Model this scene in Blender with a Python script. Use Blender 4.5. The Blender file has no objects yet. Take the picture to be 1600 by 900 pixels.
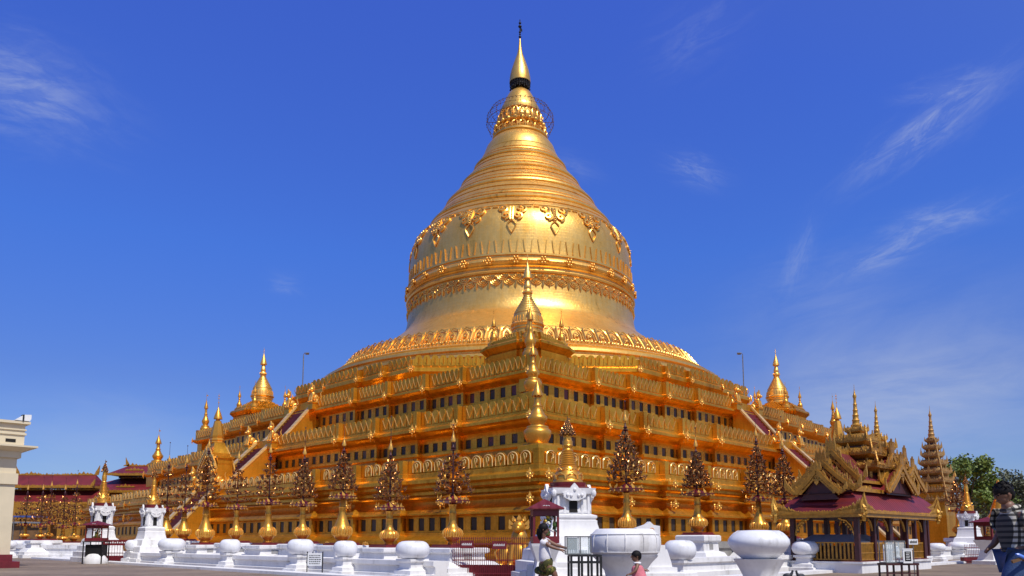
import bpy, math, random
from mathutils import Vector, Matrix
from math import sin, cos, pi, radians, sqrt, atan2, exp
rnd = random.Random(7)
scene = bpy.context.scene
COL = scene.collection

# ------------------------------------------------------------------ camera
F_PX, PITCH, HY, EYE = 1205.0, 0.119, 843.9, 1.05
cam = bpy.data.objects.new("camera", bpy.data.cameras.new("camera"))
COL.objects.link(cam)
cam.data.sensor_width = 36.0
cam.data.lens = F_PX / 1600 * 36
cam.data.shift_y = (HY - 450 - F_PX * math.tan(PITCH)) / 1600
cam.data.clip_start = 0.1
cam.data.clip_end = 3000
cam.location = (0, 0, EYE)
cam.rotation_euler = (pi / 2 + PITCH, 0, 0)
scene.camera = cam

def wx(px, Y, z=EYE):
    return (px - 800) / F_PX * (Y * cos(PITCH) + (z - EYE) * sin(PITCH))
def wz(py, Y):
    q = (HY - py) / F_PX - math.tan(PITCH)
    return Y * (sin(PITCH) + q * cos(PITCH)) / (cos(PITCH) - q * sin(PITCH)) + EYE

# ------------------------------------------------------------------ nodes
def new_mat(name):
    m = bpy.data.materials.new(name)
    m.use_nodes = True
    nt = m.node_tree
    b = nt.nodes["Principled BSDF"]
    return m, nt, b
def N(nt, t, **kw):
    n = nt.nodes.new(t)
    for k, v in kw.items():
        setattr(n, k, v)
    return n
def noise(nt, scale, detail=4, rough=.55, vec=None, dist=0.0):
    n = N(nt, "ShaderNodeTexNoise")
    n.inputs["Scale"].default_value = scale
    n.inputs["Detail"].default_value = detail
    n.inputs["Roughness"].default_value = rough
    n.inputs["Distortion"].default_value = dist
    if vec is not None:
        nt.links.new(vec, n.inputs["Vector"])
    return n
def objco(nt, scale=None):
    tc = N(nt, "ShaderNodeTexCoord")
    if scale is None:
        return tc.outputs["Object"]
    mp = N(nt, "ShaderNodeMapping")
    mp.inputs["Scale"].default_value = scale
    nt.links.new(tc.outputs["Object"], mp.inputs["Vector"])
    return mp.outputs["Vector"]
def ramp(nt, fac, stops):
    r = N(nt, "ShaderNodeValToRGB")
    el = r.color_ramp.elements
    while len(el) < len(stops):
        el.new(0.5)
    for e, (p, c) in zip(el, stops):
        e.position = p
        e.color = (*c, 1) if len(c) == 3 else c
    nt.links.new(fac, r.inputs["Fac"])
    return r.outputs["Color"]
def maprange(nt, val, a, b, c, d):
    n = N(nt, "ShaderNodeMapRange")
    for i, v in zip(("From Min", "From Max", "To Min", "To Max"), (a, b, c, d)):
        n.inputs[i].default_value = v
    nt.links.new(val, n.inputs["Value"])
    return n.outputs["Result"]
def bump(nt, b, height, strength, dist=0.02, prev=None):
    n = N(nt, "ShaderNodeBump")
    n.inputs["Strength"].default_value = strength
    n.inputs["Distance"].default_value = dist
    nt.links.new(height, n.inputs["Height"])
    if prev is not None:
        nt.links.new(prev, n.inputs["Normal"])
    nt.links.new(n.outputs["Normal"], b.inputs["Normal"])
    return n.outputs["Normal"]

def gold_mat(name, c1, c2, rough=(.28, .45), bscale=6.0, bstr=.25, plates=0, streak=False, metal=.85):
    m, nt, b = new_mat(name)
    b.inputs["Metallic"].default_value = metal
    co = objco(nt)
    n1 = noise(nt, .35, 6, .6, co)
    n2 = noise(nt, bscale, 5, .6, co)
    mx = N(nt, "ShaderNodeMath", operation="MULTIPLY_ADD")
    nt.links.new(n2.outputs["Fac"], mx.inputs[0])
    mx.inputs[1].default_value = .45
    nt.links.new(n1.outputs["Fac"], mx.inputs[2])
    dk = tuple(x * .5 for x in c2)
    fac = mx.outputs[0]
    if streak:
        st = noise(nt, 1.0, 4, .6, objco(nt, (3.0, 3.0, .25)))
        ad = N(nt, "ShaderNodeMath", operation="MULTIPLY_ADD")
        nt.links.new(st.outputs["Fac"], ad.inputs[0])
        ad.inputs[1].default_value = .75
        nt.links.new(fac, ad.inputs[2])
        sb = N(nt, "ShaderNodeMath", operation="SUBTRACT")
        nt.links.new(ad.outputs[0], sb.inputs[0])
        sb.inputs[1].default_value = .375
        fac = sb.outputs[0]
    colr = ramp(nt, fac, [(.38, dk), (.56, c2), (.9, c1)])
    nt.links.new(colr, b.inputs["Base Color"])
    nt.links.new(maprange(nt, n2.outputs["Fac"], .3, .7, rough[1], rough[0]), b.inputs["Roughness"])
    nrm = bump(nt, b, n2.outputs["Fac"], bstr, .03)
    if plates:
        sx = N(nt, "ShaderNodeSeparateXYZ")
        nt.links.new(co, sx.inputs[0])
        at = N(nt, "ShaderNodeMath", operation="ARCTAN2")
        nt.links.new(sx.outputs[1], at.inputs[0])
        nt.links.new(sx.outputs[0], at.inputs[1])
        mu = N(nt, "ShaderNodeMath", operation="MULTIPLY")
        nt.links.new(at.outputs[0], mu.inputs[0])
        mu.inputs[1].default_value = plates
        if plates < 0:
            mu = N(nt, "ShaderNodeMath", operation="ADD")
            nt.links.new(sx.outputs[0], mu.inputs[0])
            nt.links.new(sx.outputs[1], mu.inputs[1])
        cb = N(nt, "ShaderNodeCombineXYZ")
        nt.links.new(mu.outputs[0], cb.inputs[0])
        nt.links.new(sx.outputs[2], cb.inputs[1])
        br = N(nt, "ShaderNodeTexBrick")
        nt.links.new(cb.outputs[0], br.inputs["Vector"])
        br.inputs["Color1"].default_value = (1, 1, 1, 1)
        br.inputs["Color2"].default_value = (.55, .55, .55, 1)
        br.inputs["Mortar"].default_value = (0, 0, 0, 1)
        br.inputs["Scale"].default_value = 1.0
        br.inputs["Mortar Size"].default_value = .012
        br.inputs["Brick Width"].default_value = .34
        br.inputs["Row Height"].default_value = .28
        if plates < 0:
            br.inputs["Brick Width"].default_value = .62
            br.inputs["Row Height"].default_value = .31
        ml = N(nt, "ShaderNodeMix", data_type="RGBA", blend_type="MULTIPLY")
        ml.inputs[0].default_value = .13
        nt.links.new(colr, ml.inputs[6])
        nt.links.new(br.outputs["Color"], ml.inputs[7])
        nt.links.new(ml.outputs[2], b.inputs["Base Color"])
        bump(nt, b, br.outputs["Color"], .22, .012, nrm)
    return m

def plain(name, c, rough=.6, var=.25, scale=3.0, metal=0.0, bstr=.1, spec=.5, dark=None):
    m, nt, b = new_mat(name)
    co = objco(nt)
    n1 = noise(nt, scale, 6, .62, co)
    c0 = dark if dark else tuple(x * (1 - var) for x in c)
    nt.links.new(ramp(nt, n1.outputs["Fac"], [(.3, c0), (.62, c)]), b.inputs["Base Color"])
    b.inputs["Roughness"].default_value = rough
    b.inputs["Metallic"].default_value = metal
    b.inputs["Specular IOR Level"].default_value = spec
    n2 = noise(nt, scale * 9, 4, .6, co)
    bump(nt, b, n2.outputs["Fac"], bstr, .01)
    return m

M = {}
G1, G2 = (0.98, 0.66, 0.22), (0.86, 0.50, 0.11)
M["gold_bell"] = gold_mat("gold_bell", (0.95, 0.57, 0.15), (0.86, 0.46, 0.09), (.33, .43), 5, .22, 11, True, .78)
M["gold_wall"] = gold_mat("gold_wall", (0.85, 0.41, 0.036), (0.60, 0.25, 0.012), (.28, .46), 9, .22, -1, True, .80)
M["gold_relief"] = gold_mat("gold_relief", (0.93, 0.54, 0.13), (0.80, 0.41, 0.075), (.26, .40), 12, .2, 0, False, .8)
M["gold_ornament"] = gold_mat("gold_ornament", (0.95, 0.52, 0.11), (0.84, 0.40, 0.06), (.22, .36), 14, .25, 0, False, .6)
M["gold_vase"] = gold_mat("gold_vase", (0.82, 0.42, 0.07), (0.62, 0.27, 0.03), (.28, .42), 10, .15, 0, False, .7)
M["gold_carved"] = gold_mat("gold_carved", (0.80, 0.50, 0.13), (0.62, 0.34, 0.06), (.34, .5), 16, .6)
M["gold_old"] = gold_mat("gold_old", (0.55, 0.36, 0.16), (0.38, 0.22, 0.09), (.4, .6), 16, .6)
M["gold_paint"] = plain("gold_paint", (0.48, 0.225, 0.02), .42, .5, 7, .2)
M["maroon"] = plain("maroon", (0.17, 0.012, 0.018), .45, .35, 4)
M["maroon_floor"] = plain("maroon_floor", (0.16, 0.012, 0.016), .6, .3, 2)
M["dark_red_wood"] = plain("dark_red_wood", (0.06, 0.010, 0.010), .5, .4, 5)
M["dark_metal"] = plain("dark_metal", (0.02, 0.018, 0.018), .5, .3, 8, .5)
M["grey_metal"] = plain("grey_metal", (0.22, 0.22, 0.21), .5, .3, 8, .6)
M["black_paint"] = plain("black_paint", (0.012, 0.012, 0.012), .45, .3, 8)
M["dark_void"] = plain("dark_void", (0.01, 0.008, 0.007), .9, .3, 3)  # near-black colour stands in for the shade inside holes
M["wood"] = plain("wood", (0.20, 0.10, 0.035), .6, .45, 5)
M["grey_roof"] = plain("grey_roof", (0.20, 0.20, 0.23), .6, .2, 3)
M["stone_grey"] = plain("stone_grey", (0.33, 0.32, 0.31), .7, .3, 3)
M["cream"] = plain("cream", (0.68, 0.58, 0.40), .75, .14, .9)
M["paper"] = plain("paper", (0.78, 0.78, 0.76), .7, .1, 5)
M["blue_cloth"] = plain("blue_cloth", (0.05, 0.09, 0.32), .8, .3, 4)
M["leaf_green"] = plain("leaf_green", (0.06, 0.13, 0.02), .6, .5, 6)
M["yellow_flower"] = plain("yellow_flower", (0.75, 0.50, 0.03), .6, .3, 9)
M["white_flower"] = plain("white_flower", (0.75, 0.74, 0.68), .6, .2, 9)
M["skin"] = plain("skin", (0.20, 0.095, 0.055), .5, .18, 8, 0, .05)
M["hair"] = plain("hair", (0.007, 0.005, 0.005), .6, .3, 20, 0, .4, .2)
M["white_cloth"] = plain("white_cloth", (0.74, 0.72, 0.74), .85, .12, 6, 0, .5)
M["pink_cloth"] = plain("pink_cloth", (0.70, 0.20, 0.24), .85, .3, 14, 0, .5)
M["denim"] = plain("denim", (0.035, 0.075, 0.19), .85, .45, 5, 0, .6)
M["pigeon"] = plain("pigeon", (0.035, 0.035, 0.045), .6, .4, 14)
M["niche_pane"] = plain("niche_pane", (0.055, 0.038, 0.024), .4, .6, 2.2, 0, .05, .3)
M["niche_red"] = plain("niche_red", (0.11, 0.02, 0.012), .4, .4, 2.2)
M["rubber"] = plain("rubber", (0.03, 0.03, 0.03), .7)

def pane_variation(m):
    nt = m.node_tree; b = nt.nodes["Principled BSDF"]
    l = b.inputs["Base Color"].links[0]; src = l.from_socket
    oi = N(nt, "ShaderNodeObjectInfo"); g = N(nt, "ShaderNodeNewGeometry")
    ad = N(nt, "ShaderNodeMath", operation="ADD")
    nt.links.new(oi.outputs["Random"], ad.inputs[0]); nt.links.new(g.outputs["Random Per Island"], ad.inputs[1])
    fr = N(nt, "ShaderNodeMath", operation="FRACT"); nt.links.new(ad.outputs[0], fr.inputs[0])
    c = ramp(nt, fr.outputs[0], [(0, (.45, .42, .45)), (.5, (1, 1, 1)), (.8, (1.0, .95, .9)), (1, (2.2, 2.3, 2.5))])
    mu = N(nt, "ShaderNodeMix", data_type="RGBA", blend_type="MULTIPLY"); mu.inputs[0].default_value = 1
    nt.links.new(src, mu.inputs[6]); nt.links.new(c, mu.inputs[7]); nt.links.new(mu.outputs[2], b.inputs["Base Color"])
pane_variation(M["niche_pane"])
def white_plaster(name, tint=(.77, .755, .745)):
    m, nt, b = new_mat(name)
    co = objco(nt)
    n1 = noise(nt, 1.3, 7, .65, co)
    st = noise(nt, 1.0, 5, .6, objco(nt, (6, 6, .8)))
    mx = N(nt, "ShaderNodeMath", operation="MULTIPLY_ADD")
    nt.links.new(st.outputs["Fac"], mx.inputs[0])
    mx.inputs[1].default_value = .6
    nt.links.new(n1.outputs["Fac"], mx.inputs[2])
    g = tuple(x * .56 for x in (tint[0], tint[1] * .97, tint[2] * .92))
    nt.links.new(ramp(nt, mx.outputs[0], [(.52, g), (.70, tuple(x * .90 for x in tint)), (.88, tint)]), b.inputs["Base Color"])
    b.inputs["Roughness"].default_value = .62
    n2 = noise(nt, 22, 5, .6, co)
    bump(nt, b, n2.outputs["Fac"], .18, .01)
    return m
M["white"] = white_plaster("white_plaster")
M["white_gloss"] = white_plaster("white_gloss_paint", (.78, .78, .80))
M["white_gloss"].node_tree.nodes["Principled BSDF"].inputs["Roughness"].default_value = .45

def roof_mat():
    m, nt, b = new_mat("maroon_roof")
    co = objco(nt)
    n1 = noise(nt, 1.2, 6, .6, co)
    nt.links.new(ramp(nt, n1.outputs["Fac"], [(.3, (.10, .008, .008)), (.65, (.18, .015, .016))]), b.inputs["Base Color"])
    w = N(nt, "ShaderNodeTexWave", wave_type="BANDS", bands_direction="X")
    w.inputs["Scale"].default_value = 1.6
    nt.links.new(co, w.inputs["Vector"])
    bump(nt, b, w.outputs["Fac"], .5, .05)
    b.inputs["Roughness"].default_value = .5
    return m
M["maroon_roof"] = roof_mat()

def ground_mat():
    m, nt, b = new_mat("courtyard_concrete")
    co = objco(nt)
    n1 = noise(nt, .25, 8, .65, co)
    n2 = noise(nt, 3.0, 8, .7, co)
    mx = N(nt, "ShaderNodeMath", operation="MULTIPLY_ADD")
    nt.links.new(n2.outputs["Fac"], mx.inputs[0])
    mx.inputs[1].default_value = .5
    nt.links.new(n1.outputs["Fac"], mx.inputs[2])
    c = ramp(nt, mx.outputs[0], [(.5, (.11, .078, .052)), (.72, (.20, .145, .10)), (.95, (.30, .225, .16))])
    br = N(nt, "ShaderNodeTexBrick")
    nt.links.new(co, br.inputs["Vector"])
    br.offset = 0.0
    br.inputs["Scale"].default_value = 1.0
    br.inputs["Mortar Size"].default_value = .012
    br.inputs["Brick Width"].default_value = 1.6
    br.inputs["Row Height"].default_value = 1.6
    br.inputs["Color1"].default_value = (1, 1, 1, 1)
    br.inputs["Color2"].default_value = (.88, .88, .88, 1)
    br.inputs["Mortar"].default_value = (.45, .43, .4, 1)
    mul = N(nt, "ShaderNodeMix", data_type="RGBA", blend_type="MULTIPLY")
    mul.inputs[0].default_value = 1
    nt.links.new(c, mul.inputs[6])
    nt.links.new(br.outputs["Color"], mul.inputs[7])
    nt.links.new(mul.outputs[2], b.inputs["Base Color"])
    b.inputs["Roughness"].default_value = .75
    bump(nt, b, n2.outputs["Fac"], .3, .01)
    return m
M["ground"] = ground_mat()

def glass_mat():
    m, nt, b = new_mat("cabinet_glass")
    b.inputs["Base Color"].default_value = (.75, .85, .85, 1)
    b.inputs["Roughness"].default_value = .03
    b.inputs["Alpha"].default_value = .28
    b.inputs["Specular IOR Level"].default_value = .8
    n = noise(nt, 2.0, 3, .5, objco(nt))
    nt.links.new(maprange(nt, n.outputs["Fac"], .3, .7, .02, .12), b.inputs["Roughness"])
    return m
M["glass"] = glass_mat()

# ------------------------------------------------------------------ mesh builder
class MB:
    def __init__(s):
        s.v, s.f, s.T = [], [], Matrix.Identity(4)
    def add(s, vs, fs):
        o = len(s.v)
        T = s.T
        s.v += [tuple(T @ Vector(p)) for p in vs]
        s.f += [tuple(o + i for i in f) for f in fs]
    def at(s, loc=(0, 0, 0), rz=0, rx=0, ry=0, sc=1):
        s.T = Matrix.Translation(loc) @ Matrix.Rotation(rz, 4, 'Z') @ Matrix.Rotation(ry, 4, 'Y') @ Matrix.Rotation(rx, 4, 'X') @ Matrix.Scale(sc, 4)
        return s
    def box(s, x0, x1, y0, y1, z0, z1):
        s.add([(x0, y0, z0), (x1, y0, z0), (x1, y1, z0), (x0, y1, z0), (x0, y0, z1), (x1, y0, z1), (x1, y1, z1), (x0, y1, z1)],
              [(0, 3, 2, 1), (4, 5, 6, 7), (0, 1, 5, 4), (1, 2, 6, 5), (2, 3, 7, 6), (3, 0, 4, 7)])
        return s
    def cbox(s, cx, cy, cz, sx, sy, sz):
        return s.box(cx - sx / 2, cx + sx / 2, cy - sy / 2, cy + sy / 2, cz - sz / 2, cz + sz / 2)
    def lathe(s, prof, n=24, flute=0, famp=0.0, a0=0.0, sx=1, sy=1, cap=True):
        vs, fs = [], []
        for r, z in prof:
            for i in range(n):
                a = a0 + 2 * pi * i / n
                rr = r
                if flute:
                    rr = r * (1 + famp * cos(a * flute))
                vs.append((rr * cos(a) * sx, rr * sin(a) * sy, z))
        for k in range(len(prof) - 1):
            for i in range(n):
                j = (i + 1) % n
                fs.append((k * n + i, k * n + j, (k + 1) * n + j, (k + 1) * n + i))
        if cap:
            fs.append(tuple(range(n))[::-1])
            fs.append(tuple((len(prof) - 1) * n + i for i in range(n)))
        s.add(vs, fs)
        return s
    def sq(s, prof, ratio=1.0):          # square lathe: half-width, z
        r2 = sqrt(2)
        vs, fs = [], []
        for w, z in prof:
            vs += [(-w, -w * ratio, z), (w, -w * ratio, z), (w, w * ratio, z), (-w, w * ratio, z)]
        for k in range(len(prof) - 1):
            for i in range(4):
                j = (i + 1) % 4
                fs.append((k * 4 + i, k * 4 + j, k * 4 + 4 + j, k * 4 + 4 + i))
        fs.append((3, 2, 1, 0))
        o = (len(prof) - 1) * 4
        fs.append((o, o + 1, o + 2, o + 3))
        s.add(vs, fs)
        return s
    def sphere(s, c, r, n=10, m=6, sc=(1, 1, 1)):
        vs, fs = [], []
        for k in range(m + 1):
            t = pi * k / m
            for i in range(n):
                a = 2 * pi * i / n
                vs.append((c[0] + r * sc[0] * sin(t) * cos(a), c[1] + r * sc[1] * sin(t) * sin(a), c[2] - r * sc[2] * cos(t)))
        for k in range(m):
            for i in range(n):
                j = (i + 1) % n
                fs.append((k * n + i, k * n + j, k * n + n + j, k * n + n + i))
        s.add(vs, fs)
        return s
    def tube(s, pts, r, n=6, cap=True):
        pts = [Vector(p) for p in pts]
        rs = r if isinstance(r, (list, tuple)) else [r] * len(pts)
        vs, fs = [], []
        up = Vector((0, 0, 1))
        prev = None
        for k, p in enumerate(pts):
            d = (pts[min(k + 1, len(pts) - 1)] - pts[max(k - 1, 0)])
            if d.length < 1e-9:
                d = Vector((0, 0, 1))
            d.normalize()
            if prev is None:
                a = up.cross(d) if abs(d.z) < .95 else Vector((1, 0, 0)).cross(d)
            else:
                a = prev - d * prev.dot(d)
            a.normalize()
            prev = a
            b = d.cross(a)
            for i in range(n):
                t = 2 * pi * i / n
                vs.append(tuple(p + (a * cos(t) + b * sin(t)) * rs[k]))
        for k in range(len(pts) - 1):
            for i in range(n):
                j = (i + 1) % n
                fs.append((k * n + i, k * n + j, k * n + n + j, k * n + n + i))
        if cap:
            fs.append(tuple(range(n))[::-1])
            fs.append(tuple((len(pts) - 1) * n + i for i in range(n)))
        s.add(vs, fs)
        return s
    def prism(s, pts, y0, y1):           # outline in xz, extruded along y
        n = len(pts)
        vs = [(x, y0, z) for x, z in pts] + [(x, y1, z) for x, z in pts]
        fs = [tuple(range(n)), tuple(range(n, 2 * n))[::-1]]
        fs += [(i, i + n, (i + 1) % n + n, (i + 1) % n) for i in range(n)]
        s.add(vs, fs)
        return s
    def bar(s, p0, p1, w, h):            # rectangular bar between two points, h is vertical-ish
        p0, p1 = Vector(p0), Vector(p1)
        d = (p1 - p0).normalized()
        a = Vector((0, 0, 1)).cross(d)
        if a.length < .05:
            a = Vector((1, 0, 0))
        a.normalize()
        b = d.cross(a)
        vs = []
        for p in (p0, p1):
            for u, v in ((-1, -1), (1, -1), (1, 1), (-1, 1)):
                vs.append(tuple(p + a * u * w / 2 + b * v * h / 2))
        s.add(vs, [(0, 1, 2, 3), (7, 6, 5, 4), (0, 4, 5, 1), (1, 5, 6, 2), (2, 6, 7, 3), (3, 7, 4, 0)])
        return s
    def flame(s, p, h, w, t=.03, rz=0, lean=0.0):   # upright leaf-shaped flame
        T0 = s.T
        s.T = T0 @ Matrix.Translation(p) @ Matrix.Rotation(rz, 4, 'Z')
        o = [(-w / 2, 0), (w / 2, 0), (w * .55 + lean * .3, h * .35), (w * .16 + lean * .8, h * .75), (lean, h), (-w * .2 + lean * .7, h * .7), (-w * .55 + lean * .2, h * .3)]
        s.prism(o, -t / 2, t / 2)
        s.T = T0
        return s
    def filigree(s, p0, p1, h, step, t=.04, jit=.5, both=False):
        p0, p1 = Vector(p0), Vector(p1)
        d = p1 - p0
        L = d.length
        n = max(1, int(L / step))
        rz = atan2(d.y, d.x)
        for i in range(n):
            q = p0 + d * ((i + .5) / n)
            hh = h * (1 - jit / 2 + jit * rnd.random())
            s.flame(q - Vector((0, 0, h * .1)), hh, step * .95, t, rz + rnd.uniform(-.25, .25), rnd.uniform(-.3, .3) * step)
            if both and rnd.random() < .6:
                s.sphere(q + Vector((0, 0, h * .2)), step * .3, 6, 4)
        return s
    def build(s, name, mat, parent=None, smooth=None, loc=None):
        me = bpy.data.meshes.new(name)
        me.from_pydata(s.v, [], s.f)
        me.materials.append(mat)
        me.validate()
        me.update()
        if smooth is not None:
            me.shade_smooth()
            me.set_sharp_from_angle(angle=radians(smooth))
        o = bpy.data.objects.new(name, me)
        COL.objects.link(o)
        if parent is not None:
            o.parent = parent
        if loc is not None:
            o.location = loc
        return o

def tag(o, label=None, cat=None, group=None, kind=None):
    if label: o["label"] = label
    if cat: o["category"] = cat
    if group: o["group"] = group
    if kind: o["kind"] = kind
    return o
def thing(name, label, cat, loc=(0, 0, 0), rz=0.0, group=None, sc=1.0):
    o = bpy.data.objects.new(name, None)
    o.empty_display_size = .2
    COL.objects.link(o)
    o.location = loc
    o.rotation_euler = (0, 0, rz)
    o.scale = (sc, sc, sc)
    return tag(o, label, cat, group)
def link_copy(o, parent, loc=None, rz=None):
    c = o.copy()
    COL.objects.link(c)
    c.parent = parent
    if loc is not None: c.location = loc
    if rz is not None: c.rotation_euler = (0, 0, rz)
    return c
def dup(root, label, loc, rz=None, sc=None):
    r = root.copy()
    COL.objects.link(r)
    r.location = loc
    if rz is not None: r.rotation_euler = (0, 0, rz)
    if sc is not None: r.scale = (sc, sc, sc) if not isinstance(sc, tuple) else sc
    r["label"] = label
    for ch in list(root.children):
        c = ch.copy(); COL.objects.link(c); c.parent = r
        for g in list(ch.children):
            d = g.copy(); COL.objects.link(d); d.parent = c
    return r
M["coping"] = plain("coping", (.84, .56, .20), .32, .15, 3, .4)  # paler than the gold: sun reflection on the copings put into the colour
# ------------------------------------------------------------------ the great pagoda
PCX, PCY = .856, 77.0
ROT = pi / 4 + .0077
pagoda = thing("pagoda", "huge golden stupa with a ringed bell on stepped square terraces", "pagoda", (PCX, PCY, 0), ROT)
TB = (0, 5.6, 8.9, 12.6, 16.2)      # where the faces step outwards, measured from each corner
EST = .35

def side_poly(h, breaks, e):
    """rectilinear outline of a square of half side h whose faces step outwards towards their middles"""
    def face():                       # along -x..+x at y=-h, from corner (-h,-h) to (h,-h)
        pts = []
        for i in range(1, len(breaks)):
            x = -h + breaks[i]
            pts += [(x, -h - (i - 1) * e), (x, -h - i * e)]
        right = [(-x, y) for x, y in pts][::-1]
        return [(-h, -h)] + pts + right
    out = []
    f = face()
    for k in range(4):
        a = k * pi / 2
        ca, sa = round(cos(a)), round(sin(a))
        out += [(x * ca - y * sa, x * sa + y * ca) for x, y in f]
    return out

def offset_poly(P, d):
    n = len(P)
    out = []
    for i in range(n):
        p0, p, p1 = P[i - 1], P[i], P[(i + 1) % n]
        e0 = Vector((p[0] - p0[0], p[1] - p0[1])).normalized()
        e1 = Vector((p1[0] - p[0], p1[1] - p[1])).normalized()
        n0, n1 = Vector((e0.y, -e0.x)), Vector((e1.y, -e1.x))
        m = (n0 + n1) / max(.2, (1 + n0.dot(n1)))
        out.append((p[0] + m.x * d, p[1] + m.y * d))
    return out

def sweep(mb, P, prof, close=False, cap=False):
    n = len(P)
    vs, fs = [], []
    for d, z in prof:
        vs += [(x, y, z) for x, y in offset_poly(P, d)]
    K = len(prof)
    for k in range(K if close else K - 1):
        k2 = (k + 1) % K
        for i in range(n):
            j = (i + 1) % n
            fs.append((k * n + i, k * n + j, k2 * n + j, k2 * n + i))
    if cap:
        fs.append(tuple((K - 1) * n + i for i in range(n)))
    mb.add(vs, fs)

def segs(P, near=True):
    n = len(P)
    for i in range(n):
        a, b = Vector(P[i]), Vector(P[(i + 1) % n])
        d = (b - a)
        L = d.length
        if L < .9: continue
        d /= L
        nrm = Vector((d.y, -d.x))
        if near and not (nrm.x < -.5 or nrm.y < -.5): continue
        yield a, b, d, nrm, L

def slab_mesh(mb, w, h, arch, kb=None):
    k = w * .43
    kb = kb or mb
    kb.T = mb.T
    o = [(-k, 0), (k, 0), (k, h * .62), (k * .86, h * .82), (k * .5, h * .96), (0, h), (-k * .5, h * .96), (-k * .86, h * .82), (-k, h * .62)]
    mb.prism(o, -.07, .0)
    # keel that curls outwards at its top
    t = .012 + w * .014
    z0, z1 = h * .10, h * .72
    out = .27 if not arch else .16
    vs = [(-t, -.06, z0), (t, -.06, z0), (t, -.06, z1), (-t, -.06, z1), (-t * .4, -.09, z0), (t * .4, -.09, z0), (t * .8, -.07 - out, z1 - .02), (-t * .8, -.07 - out, z1 - .02)]
    rr = .016 + .022 * w
    kb.tube([(0, -.075, z0), (0, -.10 - out * .35, z0 + (z1 - z0) * .5), (0, -.08 - out * .8, z1)], [rr * .7, rr, rr * .9], 4)
    if arch:
        pts = [(-k * .86, -.08, h * .06)] + [(k * .86 * cos(pi - a), -.09, h * .55 + h * .36 * sin(a)) for a in [i * pi / 8 for i in range(9)]] + [(k * .86, -.08, h * .06)]
        kb.tube(pts, .03, 4)
        kb.tube([(-k*.1, -.1, h * .78), (k * .35, -.13, h * .66), (k * .32, -.15, h * .45), (-k*.1, -.12, h * .3)], .028, 4)

def antefix_mesh(mb, s):
    mb.sphere((0, -.1 * s, 0), .16 * s, 8, 6, (1, .8, 1.1))
    for a in range(6):
        t = a * pi / 3 + .3
        mb.flame((.20 * s * cos(t), -.08 * s, .20 * s * sin(t)), .15 * s, .2 * s, .12 * s, 0, .1 * s * cos(t))
    mb.flame((0, -.05 * s, .2 * s), .42 * s, .2 * s, .08 * s)
    mb.sphere((0, -.14 * s, -.32 * s), .10 * s, 6, 5)
    mb.sphere((-.2 * s, -.1 * s, -.18 * s), .08 * s, 6, 4)
    mb.sphere((.2 * s, -.1 * s, -.18 * s), .08 * s, 6, 4)
    mb.tube([(0, -.1 * s, -.35 * s), (0, -.06 * s, -.62 * s)], [.06 * s, .02 * s], 5)

AM = {}
for nm, s_ in (("s", .55), ("m", .62), ("l", .54)):
    mb = MB(); antefix_mesh(mb, s_)
    o = mb.build("antefix", M["gold_ornament"], None, 50)
    AM[nm] = o.data
    bpy.data.objects.remove(o)
mbn = MB()
niche_meshes = {}
NICHES = []     # (distance, terrace object, box params)

def world2(lx, ly):
    return (PCX + lx * cos(ROT) - ly * sin(ROT), PCY + lx * sin(ROT) + ly * cos(ROT))

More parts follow.
